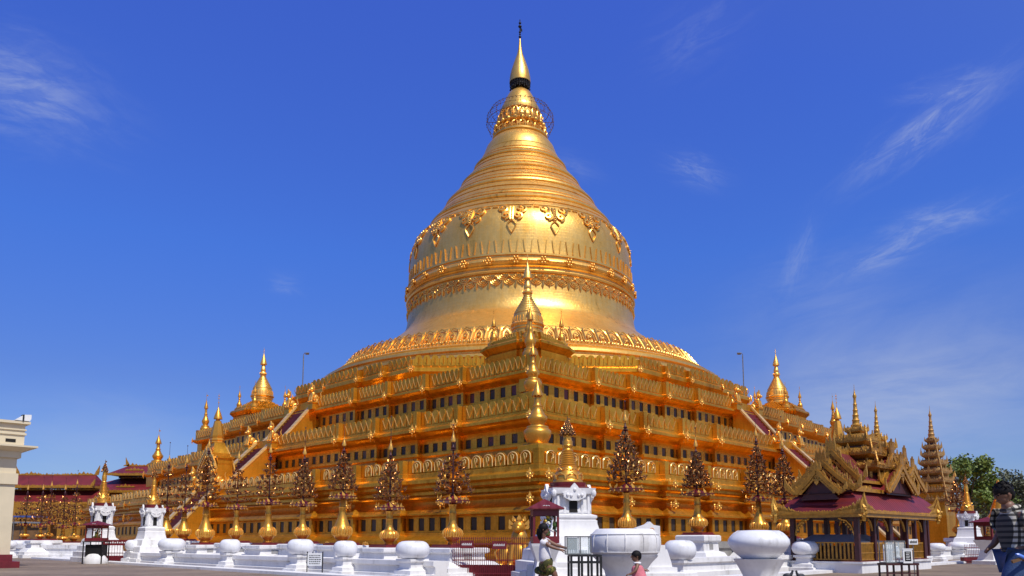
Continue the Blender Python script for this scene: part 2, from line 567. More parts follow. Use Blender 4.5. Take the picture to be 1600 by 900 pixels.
def terrace(R, prof, par, nich, pitch, arch, asize, extra):
    h = R / sqrt(2)
    P = side_poly(h, TB, EST)
    mb = MB()
    sweep(mb, P, prof, cap=True)
    z0, z1, wo, dp, w = nich                      # window band: bottom, top, outer offset, recess offset, width
    Pw = offset_poly(P, wo)
    todo = []
    for a, b, d, nrm, L in segs(Pw):
        n = max(1, int(round(L / .93)))
        p = L / n
        rz = atan2(d.y, d.x)
        for i in range(n + 1):                    # piers that stand in the recessed band between the openings
            c = a + d * (i * p)
            half = (p - w) / 2
            x0, x1 = -half, half
            if i == 0: x0 = .003
            if i == n: x1 = -.003
            mb.at((c.x, c.y, 0), rz)
            mb.box(x0, x1, .004, dp + .02, z0 + .003, z1 - .003)
        mid = None
        for i in range(n):
            c = a + d * ((i + .5) * p)
            # the stair covers the middle of each face
            cc = abs(c.x) if abs(nrm.y) > .5 else abs(c.y)
            if cc < 1.5: continue
            todo.append((c.x, c.y, rz))
        mb.at()
    t = mb.build("terrace", M["gold_wall"], pagoda, 35)
    key = (w, z1 - z0)
    for (x, y, rz) in todo:
        X, Y = world2(x, y)
        NICHES.append((math.hypot(X, Y), t, x, y, rz, w, z0, z1, dp))
    # parapet: wall band with leaf-shaped slabs standing on it
    p0, p1 = par
    mb = MB()
    hp = p1 - p0
    sweep(mb, P, [(-.03, p0), (-.03, p0 + hp * .72), (-.26, p0 + hp * .72), (-.26, p0)], close=True)
    kb = MB()
    for a, b, d, nrm, L in segs(P):
        rz = atan2(d.y, d.x)
        u0, u1 = .35, L - .35
        n = max(1, int(round((u1 - u0) / pitch)))
        p = (u1 - u0) / n
        for i in range(n):
            c = a + d * (u0 + (i + .5) * p)
            cc = abs(c.x) if abs(nrm.y) > .5 else abs(c.y)
            if cc < 1.9: continue
            mb.at((c.x - nrm.x * .03, c.y - nrm.y * .03, p0), rz)
            slab_mesh(mb, p, hp, arch, kb)
    mb.at()
    kb.build('leaf_pattern', M['coping'], t, 40)  # pale colour paints the keels' bright sunlit slashes
    # corner piers of the parapet at each step
    for a, b, d, nrm, L in segs(P):
        for c in (a + d * .16, b - d * .16):
            mb.at((c.x, c.y, 0), atan2(d.y, d.x))
            mb.box(-.17, .17, -.02, .30, p0 - .002, p1 + .02)
    mb.at()
    mb.build("parapet", M["gold_wall"], t, 35)
    zz, oo = extra
    for i, (a, b, d, nrm, L) in enumerate(segs(P)):
        for e_, c in ((0, a), (1, b)):
            # outer corner of each step
            q = c + nrm * oo + d * (-.02 if e_ == 0 else .02)
            cc = abs(q.x) if abs(nrm.y) > .5 else abs(q.y)
            o = bpy.data.objects.new("antefix", AM[asize])
            COL.objects.link(o); o.parent = t
            o.location = (q.x, q.y, zz)
            dg = nrm + d * (-.8 if e_ == 0 else .8)
            o.rotation_euler = (0, 0, atan2(dg.x, -dg.y))
            if asize == "l":
                o2 = o.copy(); COL.objects.link(o2); o2.location = (q.x, q.y, zz - 1.05); o2.parent = t
    return t, P

ter_c, Pc = terrace(43.0,
    [(1.6, -.2), (1.6, .35), (1.3, .45), (1.3, .6), (1.0, .75), (1.15, .85), (1.15, 1.02), (.85, 1.1), (.55, 1.28), (.55, 1.40), (.42, 1.42), (.42, 1.5), (.3, 1.5), (.3, 2.13), (.42, 2.13),
     (.42, 2.2), (.58, 2.22), (.66, 2.27), (.66, 2.34), (.5, 2.38), (.42, 2.5), (.2, 2.62), (.08, 2.8), (.06, 2.95), (.2, 3.05), (.42, 3.08), (.46, 3.13), (.42, 3.18), (.2, 3.22), (.12, 3.3),
     (.12, 3.45), (.28, 3.5), (.34, 3.56), (.28, 3.62), (.28, 3.76), (.5, 3.82), (.56, 3.85), (.56, 4.02), (.3, 4.06), (.16, 4.12), (.06, 4.2), (.06, 4.42), (.0, 4.46), (-.5, 4.46), (-.5, 4.3)],
    (4.46, 5.11), (1.5, 2.13, .42, .09, .43), .76, True, "l", (3.9, .60))
ter_b, Pb = terrace(37.2,
    [(.6, 4.28), (.6, 4.7), (.4, 4.8), (.3, 5.2), (.1, 5.3), (-.1, 5.6), (-.22, 5.9), (-.12, 6.0), (-.12, 6.15), (-.3, 6.2), (-.42, 6.21), (-.42, 6.25), (-.54, 6.25), (-.54, 6.77), (-.42, 6.77), (-.42, 6.9), (-.34, 7.05), (-.1, 7.12),
     (.12, 7.28), (.22, 7.38), (.3, 7.4), (.3, 7.56), (.24, 7.6), (.12, 7.66), (.03, 7.72), (.03, 7.84), (0, 7.86), (-.5, 7.86), (-.5, 7.68)],
    (7.86, 8.67), (6.25, 6.77, -.42, .09, .44), .58, False, "m", (7.5, .34))
ter_a, Pa = terrace(32.6,
    [(.6, 7.66), (.6, 8.1), (.4, 8.2), (.2, 8.7), (-.1, 8.9), (-.25, 9.3), (-.15, 9.38), (-.15, 9.5), (-.35, 9.55), (-.42, 9.56), (-.42, 9.74), (-.54, 9.74), (-.54, 10.36), (-.42, 10.36), (-.42, 10.45), (-.3, 10.55), (-.05, 10.62),
     (.12, 10.74), (.2, 10.82), (.24, 10.84), (.24, 11.0), (.1, 11.05), (.02, 11.08), (0, 11.12), (-.5, 11.12), (-.5, 10.95)],
    (11.12, 11.97), (9.74, 10.36, -.42, .09, .42), .43, False, "s", (10.9, .28))

NICHES.sort(key=lambda t: t[0])
nm_cache = {}
rest = {}
for i, (dd, t, x, y, rz, w, z0, z1, dp) in enumerate(NICHES):
    if i < 100:
        key = (w, round(z1 - z0, 3), 1 if rnd.random() < .1 and t is not ter_c else 0)
        if key not in nm_cache:
            mb = MB()
            hh = z1 - z0
            mb.box(-w / 2 + .02, w / 2 - .02, dp - .05, dp + .03, .02, hh - .02)
            # raised relief figure inside the glazed plaque
            o = mb.build("niche", M["niche_red"] if key[2] else M["niche_pane"], t, None)
            nm_cache[key] = o.data
        else:
            o = bpy.data.objects.new("niche", nm_cache[key]); COL.objects.link(o); o.parent = t
        o.location = (x, y, z0); o.rotation_euler = (0, 0, rz)
    else:
        rest.setdefault(t.name, (t, MB()))[1].at((x, y, z0), rz).box(-w / 2 + .02, w / 2 - .02, dp - .05, dp + .03, .02, z1 - z0 - .02)
for t, mb in rest.values():
    tag(mb.build("niche", M["niche_pane"], t), kind="stuff")

# ---- octagonal upper terrace
def octagon(ap):
    s = ap * math.tan(pi / 8)
    st = .32
    out = []
    for k in range(8):
        a = k * pi / 4
        if k % 2 == 1:      # diagonal faces: plain
            pts = [(-s, -ap), (s, -ap)]
            pts = [(-s + .0, -ap), (s, -ap)]
        else:
            pts = [(-s, -ap), (-s * .62, -ap), (-s * .62, -ap - st), (-s * .28, -ap - st), (-s * .28, -ap - 2 * st), (s * .28, -ap - 2 * st), (s * .28, -ap - st), (s * .62, -ap - st), (s * .62, -ap)]
        if k % 2 == 1: pts = pts[:1]
        out += [(x * cos(a) - y * sin(a), x * sin(a) + y * cos(a)) for x, y in pts]
    return out
Po = octagon(20.4)
mb = MB()
sweep(mb, Po, [(.5, 10.9), (.5, 11.5), (.2, 11.7), (-.1, 12.0), (-.3, 12.4), (-.3, 13.1), (-.1, 13.2), (.1, 13.35), (.2, 13.5), (.24, 13.52), (.24, 13.8), (.1, 13.9), (0, 14.0), (-.4, 14.0), (-.4, 13.9)], cap=True)
oct_t = mb.build("octagonal_terrace", M["gold_wall"], pagoda, 35)
mb = MB()
sweep(mb, Po, [(-.03, 14.0), (-.03, 14.5), (-.24, 14.5), (-.24, 14.0)], close=True)
for a, b, d, nrm, L in segs(Po, False):
    X, Y = nrm.x * cos(ROT) - nrm.y * sin(ROT), nrm.x * sin(ROT) + nrm.y * cos(ROT)
    if Y > .2: continue
    n = max(1, int(round((L - .3) / .62)))
    p = (L - .3) / n
    for i in range(n):
        c = a + d * (.15 + (i + .5) * p)
        mb.at((c.x - nrm.x * .03, c.y - nrm.y * .03, 14.0), atan2(d.y, d.x))
        slab_mesh(mb, p, .82, False)
mb.at()
mb.build("parapet", M["gold_wall"], oct_t, 35)
for a, b, d, nrm, L in segs(Po, False):
    Y = nrm.x * sin(ROT) + nrm.y * cos(ROT)
    if Y > .3: continue
    for e_, c in ((0, a), (1, b)):
        q = c + nrm * .26
        o = bpy.data.objects.new("antefix", AM["s"]); COL.objects.link(o); o.parent = oct_t
        o.location = (q.x, q.y, 13.7); dg = nrm + d * (-.8 if e_ == 0 else .8)
        o.rotation_euler = (0, 0, atan2(dg.x, -dg.y))

# ---- round base, bell, spire
NL = 144
def surf(prof, z):
    for (r0, z0), (r1, z1) in zip(prof, prof[1:]):
        if z0 <= z <= z1 and z1 > z0:
            return r0 + (r1 - r0) * (z - z0) / (z1 - z0)
    return prof[-1][0]
base_prof = [(20.05, 13.9), (20.05, 14.5), (19.8, 14.58), (19.8, 14.82), (20.05, 14.9), (20.02, 15.12), (19.65, 15.2), (19.5, 15.3), (19.5, 15.42), (19.8, 15.5), (19.75, 15.72), (19.35, 15.8), (19.2, 15.95), (19.25, 16.05), (18.97, 16.17), (18.35, 16.42), (17.95, 16.6), (17.85, 16.7), (16.95, 17.98), (16.7, 18.08), (16.1, 18.22),
             (15.5, 18.38), (15.35, 18.5), (15.35, 18.6), (15.02, 18.72), (14.2, 19.28), (13.41, 19.85), (12.55, 20.55)]
mb = MB(); mb.lathe(base_prof, NL, cap=False)
bell_base = mb.build("bell_base", M["gold_bell"], pagoda, 30)
mb = MB()
nA = 98
for i in range(nA):
    a = 2 * pi * i / nA
    def P3(da, z, out=.08):
        r = surf(base_prof, z) + out
        return (r * cos(a + da / r), r * sin(a + da / r), z + out * .7)
    mb.tube([P3(-.50, 16.75), P3(-.50, 17.45), P3(-.38, 17.8), P3(0, 17.97, .16), P3(.38, 17.8), P3(.50, 17.45), P3(.50, 16.75)], .06, 5)
    mb.tube([P3(-.27, 16.8), P3(-.25, 17.3), P3(0, 17.6, .18), P3(.25, 17.3), P3(.27, 16.8)], .06, 5)
    mb.tube([P3(.61, 16.7, .12), P3(.61, 17.95, .12)], [.1, .06], 5)
    mb.sphere(P3(0, 17.1, .05), .15, 6, 4)
    for k in (-.49, -.16, .16, .49):
        mb.sphere(P3(k, 16.5, .10), .12, 6, 4, (1, 1, 1.5))
mb.build("frieze_trim", M["gold_relief"], bell_base, 50)

bell_prof = [(12.55, 20.55), (12.1, 20.95), (11.85, 21.25), (11.62, 21.8), (11.52, 22.3), (11.45, 23.0), (11.38, 23.9), (11.38, 24.35), (11.42, 24.4), (11.6, 24.44), (11.66, 24.58), (11.56, 24.7), (11.4, 24.74), (11.36, 24.84), (11.36, 24.98), (11.5, 25.02), (11.58, 25.1), (11.46, 25.18),
             (11.44, 25.22), (11.58, 25.34), (11.66, 25.53), (11.58, 25.74), (11.44, 25.88), (11.38, 25.92), (11.38, 26.06), (11.54, 26.1), (11.54, 26.26), (11.36, 26.3), (11.34, 26.6), (11.33, 27.1), (11.33, 27.6), (11.31, 28.3), (11.26, 28.96), (11.16, 29.6), (10.95, 30.29), (10.7, 30.75), (10.45, 31.1)]
mb = MB(); mb.lathe(bell_prof, NL, cap=False)
bell = mb.build("bell", M["gold_bell"], pagoda, 30)
# ribs: upright strips above the rings
mb = MB()
nS = 110
for i in range(nS):
    a = 2 * pi * i / nS
    def P4(da, z, out):
        r = surf(bell_prof, z) + out
        return (r * cos(a + da / r), r * sin(a + da / r), z)
    w = .045
    ln = .07 * (1 if i % 2 else -1)
    vs = [P4(-w + ln, 26.38, 0), P4(w + ln, 26.38, 0), P4(w - ln, 27.55, 0), P4(-w - ln, 27.55, 0), P4(-w + ln, 26.38, .09), P4(w + ln, 26.38, .09), P4(w - ln, 27.55, .09), P4(-w - ln, 27.55, .09)]
    mb.add(vs, [(4, 5, 6, 7), (0, 4, 7, 3), (1, 2, 6, 5), (2, 3, 7, 6), (0, 1, 5, 4)])
mb.build("rib_band", M["gold_relief"], bell)
# hanging lotus band
mb = MB()
nB = 60
for i in range(nB):
    for half in (0, 1):
        a = 2 * pi * (i + half * .5) / nB
        def P5(da, z, out=.08):
            r = surf(bell_prof, z) + out
            return (r * cos(a + da / r), r * sin(a + da / r), z)
        if half == 0:
            for R_, tr in ((.5, .06), (.32, .055), (.12, .08)):
                mb.tube([P5(R_ * cos(t), 24.242 - R_ * .86 * sin(t), .1) for t in [k * pi / 8 for k in range(9)]], tr, 5)
        else:
            for R_, tr in ((.48, .05), (.3, .05), (.12, .08)):
                mb.tube([P5(R_ * cos(t), 23.813 - R_ * .9 * sin(t), .07) for t in [k * pi / 8 for k in range(9)]], tr, 5)
            mb.tube([P5(0, 23.423), P5(0, 23.189)], [.12, .02], 5)
            mb.sphere(P5(0, 24.125, .1), .12, 6, 4)
        if half == 0:
            mb.tube([P5(0, 23.774), P5(0, 23.384), P5(0, 23.072)], [.05, .13, .02], 5)
mb.build("lotus_band", M["gold_relief"], bell, 60)
# rosettes on the torus
mb = MB()
mb.sphere((0, 0, 0), .16, 8, 5)
for k in range(6):
    t = k * pi / 3
    mb.sphere((.05, .27 * cos(t), .27 * sin(t)), .13, 7, 4)
mb.sphere((0, .48, 0), .1, 6, 4); mb.sphere((0, -.48, 0), .1, 6, 4)
ro = mb.build("rosette", M["gold_ornament"], bell, 60)
for i in range(30):
    a = 2 * pi * (i + .5) / 30
    o = ro if i == 0 else link_copy(ro, bell)
    o.location = (11.66 * cos(a), 11.66 * sin(a), 25.53); o.rotation_euler = (0, 0, a)
# scroll medallions under the shoulder
mb = MB()
def PM(u, z, out=.07):
    z = 30.95 - (33.6 - z) * .78
    u = u * .92
    r = surf(bell_prof, z) + out
    a = u / 10.9
    return (r * cos(a), r * sin(a), z)
def spiral(cu, cz, R, sgn, turns=1.6, r=.07):
    pts = []
    for k in range(19):
        t = k / 18
        a = -pi / 2 + sgn * turns * 2 * pi * t
        rr = R * (1 - .82 * t)
        pts.append(PM(cu + rr * cos(a) * sgn * 1.0, cz + rr * sin(a) * 1.0, .07 + .05 * t))
    mb.tube(pts, r, 5)
for sg in (-1, 1):
    spiral(.92 * sg, 33.15, .56, sg, 1.5, .12)
    spiral(.60 * sg, 32.15, .47, sg, 1.5, .11)
    mb.tube([PM(0, 31.6), PM(.35 * sg, 31.2), PM(.42 * sg, 30.95), PM(.2 * sg, 30.4), PM(0, 30.0)], .07, 5)
    mb.tube([PM(.1 * sg, 31.6, .1), PM(.12 * sg, 32.4, .12), PM(.15 * sg, 33.4, .12)], .09, 5)
    mb.tube([PM(1.4 * sg, 33.5), PM(1.95 * sg, 33.55)], .09, 5)
for k in range(6):
    mb.sphere(PM(0, 31.7 + .3 * k, .15), .09, 6, 4)
md = mb.build("scroll_medallion", M["gold_relief"], bell, 60)
for i in range(18):
    o = md if i == 0 else link_copy(md, bell)
    o.rotation_euler = (0, 0, -pi / 2 - ROT - radians(4.6) + 2 * pi * i / 18)

# ringed cone
env = [(10.45, 31.1), (9.3, 32.56), (8.39, 33.92), (7.39, 35.36), (6.37, 36.84), (5.32, 38.36), (4.39, 39.85), (3.75, 41.1), (3.5, 41.8), (3.1, 42.4), (2.8, 42.75)]
cone_prof = [(10.45, 31.1), (10.5, 31.18), (10.42, 31.3)]
zs = [31.3, 33.55, 36.0, 38.2, 40.2]
for k in range(4):
    za, zb = zs[k], zs[k + 1]
    H_ = zb - za
    for f_, o_ in ((.0, .02), (.20, .0), (.22, -.1), (.25, -.1), (.27, .04), (.46, .02), (.49, -.10), (.52, -.06), (.56, .14), (.62, .24), (.68, .22), (.74, .08), (.76, -.08), (.79, -.08), (.81, .08), (.88, .12), (.94, .06), (.96, -.08), (.985, -.08)):
        z = za + H_ * f_
        cone_prof.append((surf(env, z) + o_ * .9, z))
for z, o_ in ((40.2, .03), (40.75, .04), (40.8, -.05), (40.9, .03), (41.3, .06), (41.8, .06), (42.2, .05), (42.5, .02), (42.8, -.05)):
    cone_prof.append((surf(env, z) + o_, z))
mb = MB(); mb.lathe(cone_prof, 120, cap=False)
cone = mb.build("ringed_cone", M["gold_bell"], pagoda, 35)
# lotus crown
lot = [(2.7, 42.7), (2.95, 42.85), (2.95, 43.0), (2.6, 43.1), (2.75, 43.35), (2.45, 43.7), (2.2, 44.0), (2.35, 44.1), (2.5, 44.25), (2.35, 44.4), (2.2, 44.5), (2.3, 44.8), (2.15, 45.3), (2.0, 45.6), (2.2, 45.7), (2.2, 45.8), (2.1, 45.85)]
mb = MB(); mb.lathe(lot, 64, cap=False)
lc = mb.build("lotus_crown", M["gold_bell"], pagoda, 35)
mb = MB()
for i in range(22):
    a = 2 * pi * i / 22
    def P6(da, r, z):
        return (r * cos(a + da / r), r * sin(a + da / r), z)
    mb.sphere(P6(0, 2.58, 44.15), .26, 8, 6)
    mb.tube([P6(-.3, 2.75, 43.1), P6(-.28, 2.85, 43.5), P6(0, 2.6, 43.85), P6(.28, 2.85, 43.5), P6(.3, 2.75, 43.1)], .07, 5)
    mb.tube([P6(-.26, 2.35, 44.6), P6(-.26, 2.4, 45.2), P6(0, 2.2, 45.6), P6(.26, 2.4, 45.2), P6(.26, 2.35, 44.6)], .06, 5)
mb.build("lotus_petals", M["gold_ornament"], lc, 60)
mb = MB(); mb.lathe([(2.1, 45.85), (2.12, 46.1), (1.95, 46.5), (1.7, 47.0), (1.45, 47.6), (1.15, 48.15), (.75, 48.5), (.4, 48.75), (.3, 49.7)], 48)
mb.build("banana_bud", M["gold_bell"], pagoda, 40)
# umbrella crown
mb = MB(); mb.lathe([(.92, 49.45), (1.12, 49.35), (1.13, 49.6), (1.08, 50.1), (.93, 50.8), (.72, 51.5), (.52, 52.1), (.34, 52.6), (.2, 53.2), (.12, 53.9), (.07, 54.5)], 40)
um = mb.build("umbrella", M["gold_bell"], pagoda, 50)
mb = MB()
for zz, rr in ((49.38, 1.1), (49.05, 1.08), (48.75, 1.0)):
    mb.tube([(rr * cos(t), rr * sin(t), zz) for t in [k * pi / 16 for k in range(33)]], .035, 4)
for k in range(26):
    t = 2 * pi * k / 26
    mb.tube([(1.1 * cos(t), 1.1 * sin(t), 49.4), (1.02 * cos(t), 1.02 * sin(t), 48.6)], .03, 4)
    mb.sphere((1.06 * cos(t), 1.06 * sin(t), 48.55 + .15 * (k % 2)), .08, 5, 4)
mb.lathe([(1.0, 49.42), (.98, 48.9), (.45, 48.85), (.4, 49.4)], 24, cap=False)
mb.build("bell_fringe", M["dark_metal"], um)
mb = MB()
mb.lathe([(.06, 54.3), (.05, 56.7)], 8)
for z, r in ((54.7, .16), (55.0, .11), (55.25, .14), (55.9, .2), (56.3, .15)):
    mb.sphere((0, 0, z), r, 8, 5, (1, 1, .7))
mb.prism([(0, 55.4), (.35, 55.5), (.3, 55.75), (.1, 55.85), (0, 56.3)], -.03, .03)
mb.build("finial", M["dark_metal"], um, 50)
M["bronze"] = plain("bronze", (.16, .08, .035), .45, .3, 9, .6)
# wire halo around the crown
mb = MB()
rr0 = 3.6
for k in range(40):
    t = 2 * pi * k / 40
    pts = [(2.5 * cos(t), 2.5 * sin(t), 46.4), (3.1 * cos(t), 3.1 * sin(t), 46.1), (3.5 * cos(t), 3.5 * sin(t), 45.4), (3.55 * cos(t), 3.55 * sin(t), 44.7), (3.2 * cos(t), 3.2 * sin(t), 43.9)]
    mb.tube(pts, .014, 3)
    for (x, y, z) in pts:
        mb.sphere((x, y, z), .055, 5, 3, (1, 1, 1.5))
for z, r in ((46.1, 3.1), (45.4, 3.5), (44.7, 3.55)):
    mb.tube([(r * cos(t), r * sin(t), z) for t in [k * pi / 20 for k in range(41)]], .02, 3)
for k in range(8):
    t = 2 * pi * k / 8
    mb.tube([(2.2 * cos(t), 2.2 * sin(t), 44.95), (3.55 * cos(t), 3.55 * sin(t), 44.95)], .03, 4)
mb.build("wire_halo", M["bronze"], pagoda)

# ---- staircases on the two near faces
def stringer(mb, y0, y1, run, h, lo):
    """side profile in xz: x = distance outwards from the terrace edge"""
    K = 12
    top, bot = [], []
    for k in range(K + 1):
        t = k / K
        x = -.2 + (run + .35) * t
        z = h * (1 - t) ** 1.12 + .62 - .18 * t
        top.append((x, z))
    pts = top + [(run + .15, 0), (run + .15, lo), (-.2, lo)]
    mb.prism(pts, y0, y1)
    return top
for face in (0, 1):
    rz0 = 0 if face == 0 else -pi / 2      # local -y face, local -x face
    for (h_, Rt, Rb, zt, zb, loc_lo) in ((0, 32.6, 37.2, 11.1, 7.7, -.05), (1, 37.2, 43.0, 7.85, 4.3, -.05), (2, 43.0, 49.2, 4.45, .02, -.05)):
        ht, hb = Rt / sqrt(2) + 4 * EST, Rb / sqrt(2) + 4 * EST
        run = hb - ht - .45
        H_ = zt - zb
        root_loc = Vector((0, -ht, zb))
        rot = Matrix.Rotation(rz0, 4, 'Z')
        # face frame: x' outward => map (x outward, y sideways)
        base = Matrix.Rotation(rz0, 4, 'Z') @ Matrix.Translation(root_loc) @ Matrix.Rotation(-pi / 2, 4, 'Z')
        n = int(round(H_ / .24))
        mb = MB(); mb.T = base
        for k in range(n):
            x1 = run * (k + 1) / n
            mb.box(-.3, x1, -1.15, 1.15, H_ * (n - k - 1) / n + .01, H_ * (n - k) / n)
        st = mb.build("staircase", M["maroon_floor"], pagoda)
        for sy in (-1, 1):
            mb = MB(); mb.T = base
            y0, y1 = (1.16, 1.52) if sy > 0 else (-1.52, -1.16)
            top = stringer(mb, y0, y1, run, H_, -.02)
            bl = mb.build("balustrade", M["gold_wall"], st, 40)
            mb = MB(); mb.T = base
            for (xa, za), (xb, zb_) in zip(top, top[1:]):
                mb.bar((xa, (y0 + y1) / 2, za + .04), (xb + .02, (y0 + y1) / 2, zb_ + .04), .46, .12)
            mb.build("coping", M["coping"], bl)
# ------------------------------------------------------------------ stupas and spires on the terraces
def polar(s, ang):                 # pagoda's diagonals in world space: 0 right, 180 left, -90 front
    a = radians(ang) + .0077
    return PCX + s * cos(a), PCY + s * sin(a)

SP = [(.62, 0), (.62, .15), (.5, .2), (.5, .35), (.42, .4), (.47, .55), (.5, .62), (.44, .75), (.3, .85), (.24, .95), (.26, 1.0), (.18, 1.1), (.15, 1.3), (.17, 1.35), (.1, 1.45), (.09, 1.62)]
def small_spire_mesh(mb, s=1.0):
    mb.lathe([(r * s, z * s) for r, z in [(.3, 0), (.3, .1), (.22, .14), (.25, .26), (.27, .36), (.2, .5), (.13, .62), (.14, .68), (.1, .74), (.09, .95), (.11, 1.0), (.07, 1.08), (.06, 1.18)]], 14)
    mb.lathe([(r * s, z * s) for r, z in [(.16, 1.14), (.17, 1.2), (.13, 1.38), (.07, 1.6), (.03, 1.78), (.015, 1.95)]], 12)
    mb.tube([(0, 0, 1.9 * s), (0, 0, 2.35 * s)], .012 * s, 4)
    for z in (2.1, 2.22):
        mb.sphere((0, 0, z * s), .04 * s, 5, 3)
ts = {}
def make_corner_stupa(label, loc):
    root = thing("corner_stupa", label, "stupa", loc, ROT, "stupas on the corners of the upper terrace")
    # local frame: z=0 is the upper terrace floor (10.95)
    mb = MB()
    P = side_poly(2.05, (0, .45, .8), .16)
    prof = [(.25, 0), (.25, .5), (.1, .6), (-.1, .8), (-.15, 1.6), (-.05, 1.9), (.0, 2.2), (-.1, 2.3), (.0, 2.4), (.12, 2.55), (.22, 2.65), (.22, 2.8), (.1, 2.9), (-.05, 2.95), (-.05, 3.05)]
    sweep(mb, P, prof, cap=True)
    z, d = 3.05, -.05
    for k in range(6):
        d2 = -.25 - .24 * k
        sweep(mb, P, [(d2 + .1, z), (d2 + .1, z + .14), (d2, z + .15), (d2, z + .17)], cap=True)
        z += .165
    mb.build("plinth", M["gold_wall"], root, 35)
    mb = MB()
    for k in range(6):
        zz = 3.05 + .165 * k + .16
        d2 = -.25 - .24 * k
        Q = offset_poly(P, d2 + .04)
        for a, b in zip(Q, Q[1:] + Q[:1]):
            L = math.hypot(b[0] - a[0], b[1] - a[1])
            m = int(L / .2)
            for i in range(m):
                t = (i + .5) / m
                mb.sphere((a[0] + (b[0] - a[0]) * t, a[1] + (b[1] - a[1]) * t, zz), .05, 5, 3)
    mb.build("bead_trim", M["gold_ornament"], root)
    mb = MB()
    zo = 3.55
    mb.lathe([(1.25, zo), (1.25, zo + .12), (1.1, zo + .18), (1.08, zo + .4), (.98, zo + .45), (.98, zo + .6), (1.05, zo + .66), (1.05, zo + .78), (1.12, zo + .85), (1.16, zo + .95), (1.1, zo + 1.03), (1.04, zo + 1.08), (1.03, zo + 1.2), (.98, zo + 1.5), (.92, zo + 1.72)], 32)
    zc = zo + 1.72
    prof = []
    for k in range(9):
        r = .92 - .077 * k
        prof += [(r + .02, zc + .145 * k), (r + .03, zc + .145 * k + .06), (r - .03, zc + .145 * k + .08), (r - .05, zc + .145 * k + .135)]
    mb.lathe(prof, 32)
    zt = zc + 1.3
    mb.lathe([(.27, zt), (.3, zt + .1), (.24, zt + .16), (.32, zt + .25), (.3, zt + .4), (.22, zt + .5), (.26, zt + .56), (.24, zt + .8), (.2, zt + .85), (.17, zt + 1.2), (.13, zt + 1.3)], 20, 8, .03)
    mb.build("bell", M["gold_bell"], root, 40)
    mb = MB()
    for i in range(28):
        a = 2 * pi * i / 28
        mb.bar((1.05 * cos(a), 1.05 * sin(a), zo + 1.1), (1.0 * cos(a), 1.0 * sin(a), zo + 1.5), .05, .05)
        mb.flame((.33 * cos(a), .33 * sin(a), zt + .2), .2, .08, .03, a + pi / 2)
    mb.build("rib_molding", M["gold_ornament"], root)
    mb = MB()
    zu = zt + 1.25
    mb.lathe([(.28, zu - .05), (.33, zu), (.31, zu + .14), (.24, zu + .4), (.15, zu + .7), (.07, zu + .98), (.03, zu + 1.15)], 20)
    mb.tube([(0, 0, zu + 1.1), (0, 0, zu + 1.75)], [.03, .012], 5)
    mb.sphere((0, 0, zu + 1.35), .06, 6, 4); mb.sphere((0, 0, zu + 1.55), .05, 6, 4)
    mb.build("umbrella", M["gold_bell"], root, 50)
    for sx, sy in ((-1, -1), (1, -1), (-1, 1), (1, 1)):
        mb = MB(); small_spire_mesh(mb, 1.0)
        mb.lathe([(.42, -.3), (.42, -.05), (.33, 0)], 12)
        mb.build("small_spire", M["gold_vase"], root, 45, (sx * 1.62, sy * 1.62, 3.3))
    return root
X, Y = polar(26.1, -90)
cs = make_corner_stupa("small ringed golden stupa standing right in front of the huge bell", (X, Y, 10.95))
X, Y = polar(26.1, 180)
dup(cs, "small golden stupa against the sky left of the bell, beside the left lamp post", (X, Y, 10.95))
X, Y = polar(26.1, 0)
dup(cs, "small golden stupa against the sky right of the bell, beside the right lamp post", (X, Y, 10.95))

def make_corner_spire(label, loc, H, W, name="corner_spire"):
    """bulbous pot on a pier, a waist with rings and a conical umbrella; H total height, W pot radius"""
    root = thing(name, label, "spire", loc, ROT, "bulbous spires on the terrace corners")
    mb = MB()
    mb.sq([(W * 1.0, -1.6), (W * 1.0, -.05), (W * .75, .0), (W * .7, .05)])
    mb.build("pier", M["gold_wall"], root)
    mb = MB()
    h = H
    mb.lathe([(W * r, h * z) for r, z in [(.62, 0), (.7, .02), (.8, .06), (.95, .12), (1.0, .17), (.97, .2), (.85, .225), (.78, .235), (.8, .25), (.76, .265), (.5, .28), (.5, .3), (.62, .33), (.72, .37), (.7, .40), (.56, .43), (.42, .48), (.3, .53), (.32, .55), (.34, .56), (.25, .58), (.22, .62), (.24, .66), (.2, .7), (.1, .73)]], 28)
    mb.build("bulb", M["gold_vase"], root, 45)
    mb = MB()
    mb.lathe([(W * r, h * z) for r, z in [(.33, .715), (.4, .71), (.38, .74), (.28, .79), (.16, .85), (.08, .9), (.04, .93)]], 18)
    mb.tube([(0, 0, h * .92), (0, 0, h * 1.12)], [.02, .008], 4)
    mb.prism([(0, h * 1.02), (.16, h * 1.03), (.14, h * 1.05), (0, h * 1.06)], -.01, .01)
    for k in range(10):
        a = 2 * pi * k / 10
        mb.sphere((W * .37 * cos(a), W * .37 * sin(a), h * .70), W * .05, 5, 3)
    mb.build("umbrella", M["gold_vase"], root, 45)
    return root
def spire_at(s, ang, zb, H, W, label):
    X, Y = polar(s, ang)
    return make_corner_spire(label, (X, Y, zb), H, W)
spire_at(31.7, -90, 11.4, 4.0, .48, "uppermost of three golden bulbous spires on the near corner, before the small stupa")
spire_at(35.9, -90, 8.95, 2.95, .50, "middle one of three golden bulbous spires one above another on the near corner")
spire_at(41.7, -90, 5.4, 3.25, .65, "lowest and fattest golden bulbous spire on the near corner, above the white tower pedestal")
spire_at(31.7, 0, 11.4, 4.0, .50, "golden bulbous spire at the right end of the upper terrace, beyond the right stair")
spire_at(31.7, 180, 11.4, 4.0, .50, "golden bulbous spire at the left end of the upper terrace, mostly behind the gate spire")
spire_at(36.3, 180, 7.9, 3.9, .72, "golden spire at the left end of the middle terrace, alone against the sky")

